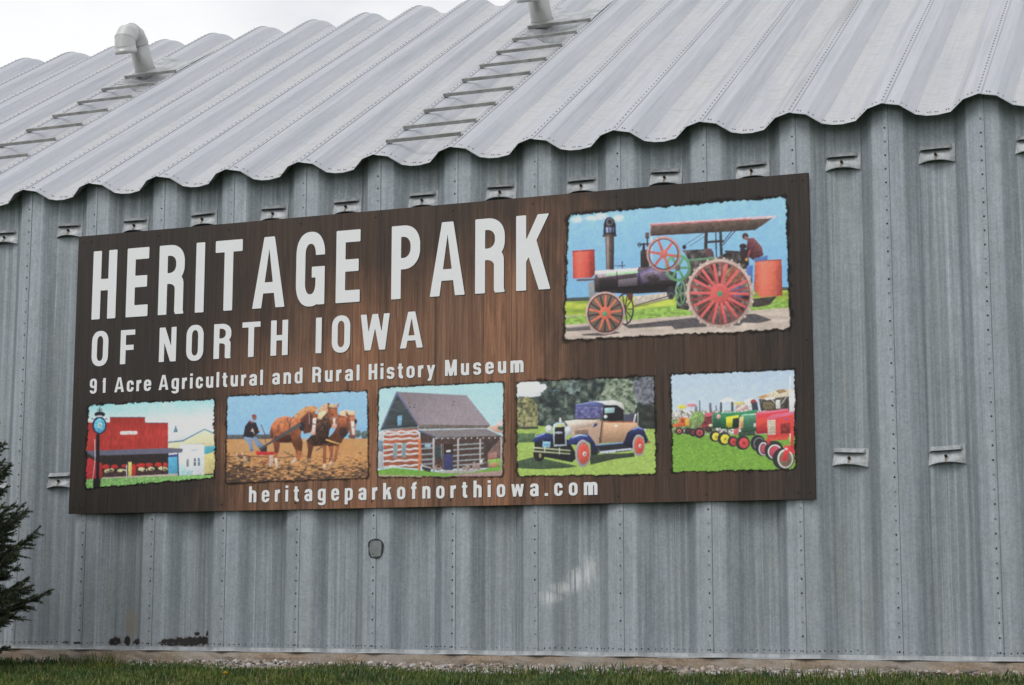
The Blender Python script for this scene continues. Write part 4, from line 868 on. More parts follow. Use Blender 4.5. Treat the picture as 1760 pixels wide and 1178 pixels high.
    p.line([(1180, 628), (1340, 678)], 16, (222, 172, 98)); p.line([(1070, 745), (1140, 700)], 12, (80, 66, 62))
    p.poly([(545, 545), (560, 470), (620, 388), (720, 360), (800, 378), (880, 310), (960, 262), (1060, 300), (1000, 500), (905, 520), (890, 580), (915, 660), (905, 760), (895, 838), (845, 840), (832, 740), (792, 660), (700, 660), (655, 650), (660, 730), (622, 840), (598, 845), (592, 700), (560, 610)], (166, 88, 54), .12, sc=40, c2=(182, 102, 62)); p.poly([(600, 590), (780, 570), (800, 640), (700, 660), (600, 660)], (104, 52, 38), .1); p.poly([(590, 650), (660, 650), (640, 770), (600, 780)], (110, 58, 42)); p.poly([(548, 540), (570, 480), (590, 600), (560, 610)], (116, 66, 50)); p.poly([(790, 640), (860, 560), (900, 620), (905, 700), (830, 700)], (182, 100, 60))
    p.shade([(545, 545), (560, 470), (620, 388), (720, 360), (800, 378), (880, 310), (900, 520), (890, 580), (915, 660), (905, 760), (832, 740), (792, 660), (700, 660), (655, 650), (560, 610)], (640, 370), (680, 665), [(0, 1.3), (.3, 1.12), (.6, .9), (1, .55)]); p.line([(740, 380), (770, 480), (760, 620)], 8, (70, 58, 56)); p.line([(650, 420), (640, 560)], 6, (90, 60, 48)); p.ell(690, 420, 60, 26, (196, 118, 76), .1)
    p.poly([(800, 376), (880, 300), (960, 250), (1060, 246), (1090, 290), (1060, 310), (970, 300), (880, 395)], (206, 146, 92), .14, sc=18); p.poly([(890, 400), (980, 315), (1060, 340), (1045, 420), (1020, 540), (930, 560), (900, 480)], (92, 52, 42), .2); p.poly([(1010, 320), (1082, 340), (1075, 400), (1040, 400)], (146, 80, 52)); p.poly([(1028, 385), (1070, 378), (1062, 470), (1052, 568), (1008, 574), (1022, 480)], (224, 200, 190)); p.ell(1030, 552, 30, 24, (206, 160, 146)); p.line([(985, 450), (1062, 452)], 9, (60, 54, 54)); p.line([(985, 330), (990, 450)], 8, (170, 160, 156)); p.ell(905, 480, 32, 50, (48, 40, 42), .2)
    p.line([(770, 480), (780, 400), (815, 375)], 10, (86, 76, 76)); p.poly([(880, 432), (905, 470), (560, 668), (435, 745), (424, 724), (560, 640)], (78, 76, 82), .1)
    p.poly([(540, 800), (585, 800), (578, 915), (538, 922)], (196, 170, 158), .15); p.poly([(600, 825), (625, 835), (645, 935), (612, 945)], (214, 190, 172), .1); p.poly([(775, 880), (840, 818), (842, 860), (800, 898)], (214, 186, 166)); p.line([(930, 640), (965, 600)], 14, (186, 176, 172)); p.ell(1160, 925, 22, 34, (206, 170, 140)); p.ell(1235, 900, 26, 36, (190, 150, 120), .2); p.ell(985, 860, 26, 30, (150, 110, 84), .2)
def draw_cabin(p):
    p.grad((170, 214, 232), (176, 212, 226), 60, 500); p.poly([(60, 600), (135, 600), (135, 1020), (60, 1020)], (176, 180, 186), .06); p.poly([(60, 700), (125, 710), (125, 830), (60, 820)], (112, 132, 150), .1); p.poly([(1390, 520), (1440, 470), (1500, 460), (1500, 600), (1390, 600)], (200, 190, 190)); p.poly([(1280, 548), (1440, 532), (1470, 620), (1390, 610)], (204, 156, 138)); p.ell(1450, 565, 40, 22, (76, 106, 88), .2)
    p.poly([(1300, 690), (1470, 660), (1470, 1010), (1300, 1010)], (116, 90, 84), .12); p.poly([(1300, 850), (1400, 830), (1400, 920), (1300, 920)], (152, 98, 90)); [p.line([(1310, y), (1400, y-12)], 5, (190, 160, 150)) for y in (850, 870, 890)]
    p.poly([(130, 596), (512, 560), (530, 700), (525, 1020), (128, 992)], (166, 86, 62), .12, sc=22, stretch=(3, 1))
    for a, b in ((612, 585), (640, 612), (690, 668), (752, 715), (812, 782), (868, 838), (940, 905), (1000, 962)):
        xs_ = np.linspace(128, 522, 9); p.line([(x, a+(b-a)*(x-128)/394*.55+7*math.sin(x*.045+a)) for x in xs_], 22, (202, 200, 202), .06)
    p.poly([(232, 742), (288, 738), (278, 905), (234, 905)], (128, 148, 154), .1); p.poly([(330, 735), (382, 732), (372, 898), (332, 900)], (122, 150, 160), .1); p.line([(255, 740), (255, 905)], 4, (90, 106, 112)); p.line([(352, 735), (352, 900)], 4, (90, 106, 112))
    p.poly([(538, 600), (700, 680), (1455, 655), (1300, 760), (1300, 1010), (560, 1030)], (76, 58, 54), .15)
    for y in (740, 792, 858, 918, 968): p.line([(552, y+4), (672, y-4)], 20, (136, 146, 156), .08); p.line([(980, y+12), (1252, y-6)], 15, (150, 160, 166), .1); p.line([(910, y+20), (950, y+16)], 14, (146, 152, 156))
    p.poly([(590, 750), (660, 745), (655, 778), (592, 782)], (146, 176, 200)); p.poly([(1250, 700), (1440, 680), (1300, 840), (1255, 900)], (64, 54, 52), .15)
    p.poly([(706, 760), (775, 755), (778, 905), (706, 910)], (56, 66, 70), .15); p.line([(775, 745), (778, 910)], 8, (150, 150, 154)); p.poly([(803, 742), (908, 740), (908, 1035), (803, 1035)], (54, 38, 34), .1); p.poly([(808, 860), (904, 855), (904, 1033), (808, 1033)], (54, 58, 104), .1); p.poly([(832, 812), (882, 808), (882, 836), (832, 838)], (198, 206, 216)); p.line([(795, 745), (797, 1035)], 8, (120, 116, 118))
    p.poly([(512, 668), (545, 690), (558, 920), (535, 1050), (510, 1030), (522, 850)], (204, 116, 74), .1); p.poly([(280, 165), (508, 520), (512, 566), (92, 588)], (64, 72, 76), .15, sc=18, stretch=(4, 1)); p.line([(276, 160), (94, 588)], 17, (100, 112, 138)); p.line([(278, 160), (508, 524)], 19, (92, 100, 142)); p.poly([(282, 425), (336, 420), (330, 535), (284, 538)], (112, 164, 194), .15); p.line([(130, 580), (512, 556)], 12, (120, 130, 138))
    p.poly([(283, 155), (1060, 194), (1330, 534), (515, 522)], (142, 130, 138), .05, sc=12); p.shade([(283, 155), (1060, 194), (1330, 534), (515, 522)], (500, 160), (800, 530), [(0, .92), (.5, 1.02), (1, 1.08)]); [p.line([(283+232*k/14, 155+367*k/14), (1060+270*k/14, 194+340*k/14)], 2.5, (124, 114, 122)) for k in range(1, 14)]; p.poly([(515, 522), (1328, 532), (1280, 572), (520, 578)], (104, 94, 90), .15); p.line([(520, 580), (1275, 566)], 12, (176, 184, 190)); p.poly([(530, 592), (1280, 572), (1460, 652), (706, 672)], (130, 122, 126), .06); p.line([(525, 594), (704, 668)], 18, (82, 84, 116)); p.line([(706, 672), (1455, 656)], 8, (70, 66, 66)); [p.ell(x, 682-(x-700)*.012, 8, 9, (206, 206, 206)) for x in range(720, 1450, 66)]
    p.poly([(60, 1040), (240, 1010), (500, 1035), (800, 1066), (1050, 1066), (1480, 980), (1480, 1130), (60, 1130)], (124, 178, 66), .2, c2=(98, 150, 56), sc=8); p.poly([(1300, 920), (1480, 900), (1480, 985), (1310, 985)], (136, 176, 82), .1); p.poly([(1320, 960), (1420, 950), (1400, 1000), (1310, 1000)], (190, 130, 100)); p.poly([(740, 1045), (1140, 1020), (1300, 1020), (1140, 1062), (1000, 1075), (760, 1070)], (166, 162, 158), .08); p.poly([(1020, 1080), (1480, 1040), (1480, 1130), (700, 1130)], (166, 134, 130), .08); p.poly([(60, 1085), (800, 1105), (700, 1130), (60, 1130)], (150, 140, 110), .1)
    for x, w_, y0, y1 in ((690, 24, 690, 1055), (965, 20, 690, 1035), (1214, 20, 690, 965), (1452, 15, 690, 1040)): p.line([(x, y0), (x, y1)], w_, (172, 164, 168), .06)
    for c in ((740, 1010, 40, 32), (1075, 1005, 26, 36), (1145, 985, 22, 44), (1190, 1000, 26, 30), (1030, 1015, 20, 20)): p.ell(*c, (150, 126, 122), .15)
    p.ell(745, 995, 24, 14, (80, 50, 46)); p.poly([(560, 990), (660, 1010), (655, 1060), (575, 1040)], (60, 54, 54), .15); p.line([(560, 985), (665, 1015)], 12, (190, 192, 196)); p.poly([(1210, 920), (1242, 920), (1242, 970), (1212, 972)], (206, 206, 206)); p.line([(1235, 955), (1300, 950)], 12, (126, 120, 118)); p.line([(1290, 950), (1295, 1005)], 9, (90, 80, 76))
    for a in ((412, 280), (475, 298), (470, 330), (422, 330), (912, 266), (908, 304)): p.ell(*a, 7, 7, (60, 56, 64))
def draw_car(p):
    m = np.ones(p.X.shape, bool); p.clumps(m, [(36, 42, 44), (46, 54, 54), (60, 70, 66), (84, 96, 90), (116, 130, 116)], 44, 21)
    q = ((p.X-1150)/190)**2+((p.Y-250)/220)**2 + 1.5*(fbm(p.X/60, p.Y/60, 22)-.5) < 1; p.clumps(q, [(60, 70, 62), (104, 120, 100), (140, 154, 128), (160, 168, 150)], 26, 23)
    q = ((p.X-1430)/140)**2+((p.Y-190)/150)**2 + 1.2*(fbm(p.X/50, p.Y/50, 24)-.5) < 1; p.clumps(q, [(74, 76, 84), (106, 108, 120), (136, 138, 150)], 24, 25)
    q = ((p.X-1440)/110)**2+((p.Y-480)/140)**2 < 1; p.clumps(q, [(34, 38, 38), (46, 50, 48), (64, 68, 62)], 50, 26)
    q = (p.X < 380) & (p.Y < 320) & (((p.X-140)/230)**2+((p.Y-165)/110)**2 + 1.3*(fbm(p.X/50, p.Y/50, 27)-.5) < .9); p.put(q, (226, 232, 242), .02)
    q = ((p.X-150)/140)**2+((p.Y-440)/185)**2 + 1.2*(fbm(p.X/50, p.Y/50, 28)-.5) < 1; p.clumps(q, [(72, 74, 60), (112, 112, 78), (150, 146, 98), (176, 166, 120)], 26, 29)
    q = ((p.X-640)/90)**2+((p.Y-160)/70)**2 + 1.3*(fbm(p.X/30, p.Y/30, 38)-.5) < 1; p.clumps(q, [(60, 72, 72), (110, 126, 122), (130, 150, 146)], 30, 39)
    p.line([(400, 200), (500, 196)], 12, (84, 112, 128), .3)
    p.poly([(0, 606), (240, 600), (240, 570), (440, 580), (1700, 610), (1700, 1180), (0, 1180)], (166, 192, 90), .12, c2=(148, 180, 82), sc=9, stretch=(2, 1)); p.poly([(0, 655), (250, 650), (230, 745), (0, 752)], (82, 108, 74), .15); p.poly([(140, 560), (170, 560), (190, 612), (120, 615)], (150, 128, 104)); p.poly([(50, 585), (280, 578), (280, 604), (50, 606)], (60, 68, 56))
    p.poly([(50, 950), (240, 900), (700, 1002), (600, 1020), (300, 1035), (60, 1022)], (66, 86, 62), .15); p.poly([(820, 880), (1300, 860), (1310, 900), (1100, 925), (840, 985)], (52, 62, 48), .15)
    p.ell(290, 870, 62, 84, (34, 34, 36), .15); p.poly([(240, 730), (600, 720), (700, 900), (640, 960), (330, 900), (240, 860)], (34, 34, 38), .15)
    p.poly([(560, 520), (700, 505), (930, 508), (965, 545), (952, 755), (900, 775), (840, 720), (760, 665), (630, 690), (615, 600)], (190, 156, 134), .04); p.poly([(556, 520), (690, 507), (905, 510), (860, 560), (820, 585), (640, 600)], (216, 192, 178), .03); p.poly([(670, 622), (815, 610), (815, 668), (670, 662)], (132, 108, 94), .2, sc=5); p.poly([(860, 590), (880, 545), (915, 545), (905, 575)], (60, 70, 120))
    p.shade([(556, 520), (690, 507), (905, 510), (860, 560), (820, 585), (640, 600)], (700, 505), (720, 600), [(0, 1.1), (.5, 1.0), (1, .82)])
    p.poly([(968, 528), (1330, 536), (1352, 590), (1260, 620), (1200, 740), (948, 756)], (190, 148, 116), .04); p.line([(975, 530), (1320, 530)], 10, (170, 72, 60)); p.line([(960, 540), (935, 750)], 12, (70, 52, 46)); p.line([(975, 545), (950, 745)], 7, (130, 92, 72)); p.ell(1110, 572, 20, 10, (220, 216, 206)); p.line([(945, 750), (930, 700)], 8, (40, 36, 36))
    p.shade([(968, 540), (1330, 540), (1352, 590), (1260, 620), (1200, 740), (948, 756)], (1080, 530), (1070, 755), [(0, 1.12), (.35, 1.03), (1, .8)])
    p.poly([(676, 372), (975, 362), (962, 494), (664, 504)], (84, 84, 142), .2, c2=(112, 110, 160), sc=30); p.line([(676, 372), (666, 504)], 8, (56, 56, 70)); p.line([(664, 500), (955, 492)], 10, (66, 60, 74)); p.line([(975, 365), (958, 500)], 10, (80, 70, 80))
    p.poly([(978, 352), (1125, 350), (1190, 400), (1192, 512), (972, 518)], (34, 30, 34), .12); p.poly([(984, 380), (1096, 376), (1090, 432), (990, 440)], (152, 188, 194), .06); p.ell(998, 474, 20, 20, (196, 208, 206))
    p.poly([(680, 342), (870, 306), (1000, 302), (1005, 352), (680, 372)], (84, 94, 158), .1); p.poly([(860, 310), (1090, 298), (1160, 320), (1198, 362), (1188, 402), (1120, 352), (1000, 352), (960, 330)], (204, 206, 200), .05); p.line([(680, 350), (880, 316)], 8, (150, 160, 190))
    p.poly([(1190, 448), (1318, 448), (1330, 530), (1190, 512)], (70, 72, 92), .1); p.line([(1318, 450), (1300, 525)], 18, (206, 206, 204)); p.line([(1342, 430), (1342, 550)], 8, (196, 198, 196))
    p.poly([(218, 742), (258, 672), (350, 645), (440, 662), (440, 745), (330, 724), (250, 748)], (48, 60, 126), .15); p.line([(255, 690), (345, 655)], 12, (130, 150, 206))
    p.poly([(586, 765), (618, 702), (720, 660), (820, 668), (872, 738), (905, 800), (940, 856), (884, 836), (820, 748), (750, 722), (690, 775)], (44, 54, 116), .15); p.line([(640, 700), (720, 668), (800, 680)], 11, (130, 156, 210)); p.poly([(836, 770), (884, 836), (930, 858), (900, 880), (840, 880)], (36, 36, 42))
    p.poly([(886, 772), (1190, 742), (1284, 812), (1270, 836), (960, 872)], (36, 38, 48), .1); p.line([(890, 778), (1180, 752)], 14, (116, 148, 200)); p.line([(944, 852), (1278, 818)], 22, (176, 186, 202)); p.line([(960, 862), (1100, 850)], 8, (226, 230, 236))
    p.poly([(1184, 770), (1232, 640), (1320, 584), (1402, 602), (1432, 680), (1462, 742), (1420, 765), (1400, 690), (1350, 668), (1292, 760), (1284, 816)], (34, 38, 74), .12); p.line([(1290, 612), (1340, 590), (1395, 606)], 12, (90, 110, 176)); p.ell(1455, 742, 20, 16, (150, 110, 90)); p.ell(1418, 616, 10, 14, (210, 196, 190))
    p.shade([(218, 742), (258, 672), (350, 645), (440, 662), (440, 745), (330, 724), (250, 748)], (300, 650), (330, 745), [(0, 1.5), (.3, 1.0), (1, .6)])
    p.shade([(586, 765), (618, 702), (720, 660), (820, 668), (872, 738), (905, 800), (940, 856), (884, 836), (820, 748), (750, 722), (690, 775)], (720, 660), (740, 800), [(0, 1.5), (.3, 1.0), (1, .6)])
    p.shade([(1184, 770), (1232, 640), (1320, 584), (1402, 602), (1432, 680), (1462, 742), (1420, 765), (1400, 690), (1350, 668), (1292, 760), (1284, 816)], (1330, 585), (1340, 800), [(0, 1.5), (.3, 1.0), (1, .6)])
    for cx, cy, k in ((755, 865, 1.0), (1350, 780, .80)):
        p.ell(cx, cy, 82*k, 146*k, (160, 152, 152), .05); p.ell(cx+5*k, cy, 66*k, 120*k, (120, 112, 112)); p.ell(cx+9*k, cy+2, 62*k, 108*k, (216, 84, 68), .07); p.spokes(cx+14*k, cy+2, 50*k, 92*k, 10, 7, (190, 64, 54), .2); p.ell(cx+18*k, cy+6, 19*k, 27*k, (206, 200, 200)); p.ell(cx+20*k, cy+8, 9*k, 13*k, (120, 120, 124))
    p.poly([(438, 562), (478, 534), (560, 538), (578, 600), (584, 784), (448, 794), (438, 700)], (166, 186, 196), .1); p.poly([(458, 590), (560, 582), (566, 768), (452, 770)], (32, 28, 32), .1); p.poly([(470, 562), (550, 556), (556, 580), (464, 588)], (196, 196, 120)); p.ell(498, 645, 44, 14, (160, 166, 184)); p.ell(515, 512, 14, 28, (206, 204, 200))
    p.ell(394, 606, 40, 44, (176, 186, 192), .06); p.ell(388, 602, 26, 32, (206, 212, 214)); p.ell(600, 622, 40, 50, (170, 184, 194), .06); p.ell(594, 616, 24, 34, (208, 214, 216)); p.line([(430, 610), (420, 650)], 8, (190, 196, 90))
    p.poly([(328, 738), (412, 740), (406, 806), (324, 800)], (134, 186, 214), .04); p.line([(345, 770), (390, 772)], 14, (96, 150, 190)); p.line([(228, 804), (620, 836)], 17, (172, 178, 138)); p.line([(232, 842), (616, 870)], 17, (162, 168, 128)); p.line([(350, 800), (350, 856)], 14, (190, 196, 170)); p.line([(505, 812), (505, 872)], 14, (190, 196, 170)); p.ell(300, 890, 14, 26, (150, 140, 80))
def draw_tractors(p):
    p.grad((178, 198, 226), (188, 204, 224), 60, 500); p.poly([(60, 470), (1500, 470), (1500, 720), (60, 720)], (150, 150, 142), .3, sc=16, c2=(196, 190, 186)); p.poly([(60, 560), (560, 560), (560, 720), (60, 720)], (112, 130, 84), .3, sc=18)
    p.poly([(60, 716), (480, 726), (1500, 720), (1500, 1180), (60, 1180)], (122, 170, 62), .14, c2=(112, 160, 56), sc=8, stretch=(2, 1))
    p.ell(200, 432, 50, 22, (226, 206, 80)); p.ell(302, 414, 54, 17, (222, 130, 140)); p.line([(195, 440), (190, 500)], 6, (190, 190, 120)); p.line([(300, 420), (290, 480)], 5, (200, 180, 180)); p.line([(388, 368), (390, 480)], 12, (96, 104, 116)); p.line([(500, 400), (505, 480)], 26, (110, 112, 120)); p.line([(562, 420), (566, 470)], 12, (96, 104, 110)); p.line([(350, 440), (350, 480)], 30, (120, 124, 124)); p.line([(128, 470), (128, 520)], 8, (226, 226, 226))
    p.poly([(595, 378), (690, 326), (775, 368), (756, 390), (690, 372), (610, 396)], (230, 230, 232)); p.line([(615, 390), (615, 490)], 22, (74, 84, 90)); p.line([(735, 390), (735, 490)], 26, (80, 86, 84)); p.poly([(750, 405), (770, 380), (840, 378), (868, 392), (862, 404)], (226, 204, 92)); p.poly([(770, 410), (900, 405), (920, 470), (770, 480)], (206, 176, 170), .25, sc=16); p.poly([(860, 360), (920, 345), (1000, 345), (1010, 480), (930, 470)], (206, 208, 212), .12); p.ell(962, 380, 32, 28, (150, 60, 66)); p.poly([(940, 390), (1000, 380), (1015, 470), (950, 470)], (58, 60, 76), .15)
    p.poly([(1020, 350), (1200, 330), (1400, 320), (1400, 480), (1040, 470)], (70, 66, 62), .3, sc=16); p.poly([(1008, 336), (1200, 256), (1400, 238), (1345, 322), (1050, 352)], (214, 196, 172), .08); p.poly([(1003, 326), (1100, 298), (1120, 316), (1050, 342)], (206, 146, 90)); p.poly([(1195, 258), (1282, 240), (1316, 270), (1232, 290)], (160, 130, 92)); p.poly([(1080, 345), (1190, 330), (1190, 350), (1090, 360)], (234, 232, 226)); p.poly([(1200, 360), (1248, 355), (1248, 450), (1200, 452)], (206, 204, 196)); p.ell(1120, 420, 62, 48, (112, 100, 76), .25); p.line([(1150, 345), (1200, 400)], 8, (220, 220, 220)); p.line([(1310, 330), (1260, 400)], 8, (214, 214, 214)); p.poly([(1338, 270), (1400, 260), (1400, 490), (1342, 486)], (222, 222, 222), .04); p.line([(1352, 110), (1352, 330)], 16, (220, 224, 230))
    p.poly([(100, 622), (168, 600), (172, 545), (262, 548), (282, 632), (110, 645)], (226, 98, 52), .08); p.poly([(238, 556), (274, 556), (282, 632), (234, 632)], (226, 170, 60)); p.poly([(186, 560), (222, 560), (222, 600), (190, 600)], (150, 74, 50)); p.ell(370, 555, 78, 76, (122, 152, 88), .2, sc=14); p.line([(378, 600), (384, 770)], 8, (150, 120, 96))
    for cx, cy, r, ci in ((168, 690, 38, (206, 120, 90)), (232, 688, 30, (196, 196, 190)), (265, 690, 36, (60, 50, 52)), (320, 705, 42, (120, 50, 52)), (386, 708, 56, (186, 66, 76))): p.ell(cx, cy, r, r, (44, 42, 44)); p.ell(cx+2, cy, r*.62, r*.62, ci, .1); p.ell(cx+2, cy, r*.25, r*.25, (90, 60, 60))
    p.poly([(405, 640), (440, 560), (450, 500), (520, 492), (520, 640), (450, 690)], (118, 52, 56), .25, sc=14); p.poly([(445, 500), (525, 490), (525, 530), (445, 540)], (216, 90, 110)); p.ell(505, 628, 26, 14, (220, 210, 176)); p.line([(400, 640), (480, 632)], 12, (190, 60, 66)); p.poly([(440, 640), (520, 650), (520, 700), (460, 700)], (60, 54, 54), .2)
    p.poly([(524, 502), (620, 490), (622, 655), (526, 660)], (50, 104, 78), .08); p.poly([(608, 502), (800, 490), (1000, 460), (1010, 495), (830, 520), (805, 560), (800, 665), (612, 668)], (42, 112, 74), .08); p.line([(620, 492), (780, 486)], 10, (146, 190, 170)); p.ell(590, 535, 22, 26, (196, 150, 146)); p.poly([(740, 545), (810, 540), (806, 650), (742, 650)], (40, 56, 48), .2); p.poly([(668, 540), (802, 518), (802, 546), (742, 556), (732, 652), (672, 654)], (236, 218, 48)); p.poly([(820, 535), (870, 508), (990, 504), (992, 690), (830, 705)], (66, 120, 92), .08); p.line([(850, 518), (985, 510)], 12, (136, 176, 156)); p.poly([(814, 542), (856, 532), (852, 660), (808, 662)], (222, 176, 112)); p.poly([(962, 608), (988, 606), (988, 646), (964, 648)], (226, 230, 226)); p.poly([(750, 668), (810, 655), (790, 730), (756, 730)], (206, 90, 92)); p.poly([(800, 700), (960, 680), (990, 735), (800, 745)], (56, 76, 60), .15); p.line([(688, 690), (730, 715)], 12, (206, 206, 206)); p.line([(680, 640), (690, 700)], 10, (40, 70, 56))
    for cx, cy, r, ci in ((552, 745, 60, (222, 200, 66)), (648, 770, 70, (226, 206, 60)), (742, 800, 56, (196, 60, 64)), (848, 814, 76, (214, 66, 70))): p.ell(cx, cy, r, r, (46, 48, 48)); p.ell(cx+r*.16, cy+4, r*.68, r*.72, ci, .08); p.ell(cx+r*.16, cy+4, r*.2, r*.2, tuple(int(v*.7) for v in ci))
    p.poly([(986, 492), (1060, 480), (1335, 448), (1340, 500), (1120, 560), (1112, 712), (990, 722)], (216, 52, 62), .06); p.poly([(990, 492), (1335, 448), (1336, 470), (1000, 510)], (222, 104, 134)); p.poly([(1000, 560), (1100, 550), (1100, 640), (1000, 650)], (222, 66, 56))
    p.shade([(986, 510), (1060, 490), (1335, 470), (1340, 500), (1120, 560), (1112, 712), (990, 722)], (1040, 490), (1050, 722), [(0, 1.12), (.5, 1.0), (1, .72)]); p.shade([(608, 502), (800, 490), (1000, 460), (1010, 495), (830, 520), (805, 560), (800, 665), (612, 668)], (700, 490), (700, 668), [(0, 1.2), (.4, 1.0), (1, .65)]); p.shade([(820, 535), (870, 508), (990, 504), (992, 690), (830, 705)], (900, 505), (905, 700), [(0, 1.25), (.3, 1.05), (1, .65)]); p.shade([(524, 502), (608, 490), (610, 655), (526, 660)], (560, 495), (560, 660), [(0, 1.2), (1, .65)])
    p.ell(1008, 818, 78, 86, (42, 44, 50)); p.ring(1022, 826, 60, 70, 12, (116, 112, 116)); p.poly([(1100, 562), (1145, 520), (1390, 478), (1400, 745), (1112, 762)], (226, 64, 62), .06); p.poly([(1100, 560), (1148, 520), (1390, 478), (1390, 512), (1112, 572)], (224, 100, 132)); p.poly([(1110, 576), (1196, 568), (1198, 726), (1116, 728)], (218, 210, 190)); [p.line([(1118, y), (1192, y-4)], 6, (130, 112, 96)) for y in range(590, 725, 17)]; p.poly([(1250, 612), (1352, 602), (1352, 712), (1250, 716)], (134, 44, 42), .3, sc=14); p.poly([(1300, 555), (1330, 553), (1330, 572), (1300, 574)], (150, 70, 150))
    p.poly([(1080, 800), (1110, 762), (1330, 745), (1330, 780), (1140, 790), (1100, 830)], (214, 70, 60), .1); p.ell(1058, 870, 76, 86, (44, 44, 48)); p.ring(1068, 880, 52, 72, 16, (196, 190, 190)); p.ell(1072, 880, 34, 48, (186, 70, 96)); p.ell(1180, 898, 102, 106, (44, 44, 46)); p.ring(1190, 912, 76, 80, 16, (206, 200, 196)); p.ell(1194, 914, 58, 62, (190, 66, 84), .1); p.poly([(1100, 800), (1130, 760), (1150, 790), (1120, 840)], (206, 60, 60)); p.ell(1280, 985, 116, 118, (44, 44, 46), .06); p.ring(1302, 985, 86, 102, 20, (206, 200, 190)); p.ell(1304, 985, 66, 82, (122, 100, 84), .1)
    p.poly([(1290, 842), (1400, 848), (1400, 940), (1340, 905), (1318, 1005), (1266, 1005), (1290, 900)], (216, 54, 60), .08); p.ell(1290, 985, 34, 28, (200, 50, 54)); p.line([(1375, 700), (1372, 850)], 30, (214, 60, 62)); p.line([(1352, 720), (1352, 800)], 12, (224, 210, 170)); p.ell(1310, 880, 18, 14, (226, 190, 190))

def picture(name, label, origin, scale, quad, fn, seed, nx, amp=9, rim=26):
    q = [np.array(c, float) for c in quad]                              # TL TR BR BL in the working drawing's units
    w3 = [at_Y((origin[0]+c[0]*scale, origin[1]+c[1]*scale), SY) for c in q]
    x0 = min(w3[0][0], w3[3][0])-.05; x1 = max(w3[1][0], w3[2][0])+.05; z0 = min(w3[2][2], w3[3][2])-.05; z1 = max(w3[0][2], w3[1][2])+.05
    ny = int(nx*(z1-z0)/(x1-x0)); ss = 2
    gx = x0+(np.arange(nx*ss)+.5)/(nx*ss)*(x1-x0); gz_ = z0+(np.arange(ny*ss)+.5)/(ny*ss)*(z1-z0); X3, Z3 = np.meshgrid(gx, gz_)
    d = np.stack([X3-CAM[0], np.full(X3.shape, SY-CAM[1]), Z3-CAM[2]], -1); dep = d@FW
    PX = (880+FPX*(d@RT)/dep-origin[0])/scale; PY = (589-FPX*(d@UP)/dep-origin[1])/scale
    p = Pic(PX, PY, seed); fn(p)
    # ragged edge
    dist = None; u = 1.0
    for i in range(4):
        a, b = q[i], q[(i+1) % 4]; L = np.hypot(*(b-a)); dd = ((PX-a[0])*(b-a)[1]-(PY-a[1])*(b-a)[0])/L     # >0 outside
        dd = dd + amp*3.0*(fbm(PX/24, PY/24, seed*7+i, 4)-.5) + amp*1.6*(fbm(PX/130, PY/130, seed*9+i, 2)-.5)
        dist = dd if dist is None else -np.log(np.exp(-np.clip(dist, -400, 400)/-12)+np.exp(np.clip(dd, -400, 400)/12))*-12
    fade = np.clip(-dist/10+.5, 0, 1)
    halo = np.clip(1-dist/(rim*(.15+2.0*fbm(PX/70, PY/70, seed*7+9, 4)**1.5)), 0, 1)**.9*.92
    for _ in range(3):
        for ax_ in (0, 1): p.C = .5*p.C + .25*np.roll(p.C, 1, ax_) + .25*np.roll(p.C, -1, ax_)
    det = 1 + .08*(fbm(PX/11, PY/11, seed*31+1, 4)-.5) + .09*(fbm(PX/38, PY/38, seed*31+2, 3)-.5)
    lum_ = p.C.mean(-1, keepdims=True); p.C = np.clip((lum_+.90*(p.C-lum_))*det[..., None]*.97+7, 0, 255)
    lin = np.where(p.C/255 <= .04045, p.C/255/12.92, ((p.C/255+.055)/1.055)**2.4)*1.30
    gr = rng.normal(1, .07, lin.shape[:2])[..., None]; lin = np.clip(lin*gr, 0.004, .9)
    rgb = lin*fade[..., None] + np.array((.010, .008, .007))*(1-fade[..., None]); al = np.maximum(fade, halo)
    rgba = np.concatenate([rgb, al[..., None]], -1).reshape(ny, ss, nx, ss, 4).mean((1, 3))
    vx = x0+(np.arange(nx)+.5)/nx*(x1-x0)-SO[0]; vz = z0+(np.arange(ny)+.5)/ny*(z1-z0)-SO[2]; VX, VZ = np.meshgrid(vx, vz)
    co = np.stack([VX, np.full(VX.shape, -0.0007), VZ], -1).reshape(-1, 3)
    idx = np.arange(nx*ny).reshape(ny, nx); F = np.stack([idx[:-1, :-1], idx[:-1, 1:], idx[1:, 1:], idx[1:, :-1]], -1).reshape(-1, 4)
    av_ = rgba[..., 3]; keep = (np.maximum.reduce([av_[:-1, :-1], av_[:-1, 1:], av_[1:, 1:], av_[1:, :-1]]) > .004).reshape(-1); F = F[keep]
    used = np.zeros(nx*ny, bool); used[F.ravel()] = True; remap = np.cumsum(used)-1; F = remap[F]; co = co[used]; cc = rgba.reshape(-1, 4)[used]
    me = bpy.data.meshes.new(name); me.vertices.add(len(co)); me.vertices.foreach_set('co', co.astype(np.float32).ravel())
    me.loops.add(F.size); me.loops.foreach_set('vertex_index', F.astype(np.int32).ravel()); me.polygons.add(len(F))
    me.polygons.foreach_set('loop_start', np.arange(0, F.size, 4, dtype=np.int32)); me.update(calc_edges=True)
    at = me.color_attributes.new('Col', 'FLOAT_COLOR', 'POINT'); at.data.foreach_set('color', cc.astype(np.float32).ravel())
    me.materials.append(M['ink']); o = bpy.data.objects.new(name, me); col.objects.link(o); o.parent = sign; o['label'] = label
picture('printed_picture', 'printed picture of an old steam traction engine with red wheels', (960, 330), 410/1760, [(75, 172), (1672, 42), (1708, 1012), (45, 1088)], draw_engine, 1, 440)
picture('printed_picture', 'printed picture of a red false-front store and a street clock', (130, 670), 260/1702, [(148, 178), (1556, 112), (1560, 985), (112, 1110)], draw_store, 2, 290, 12)
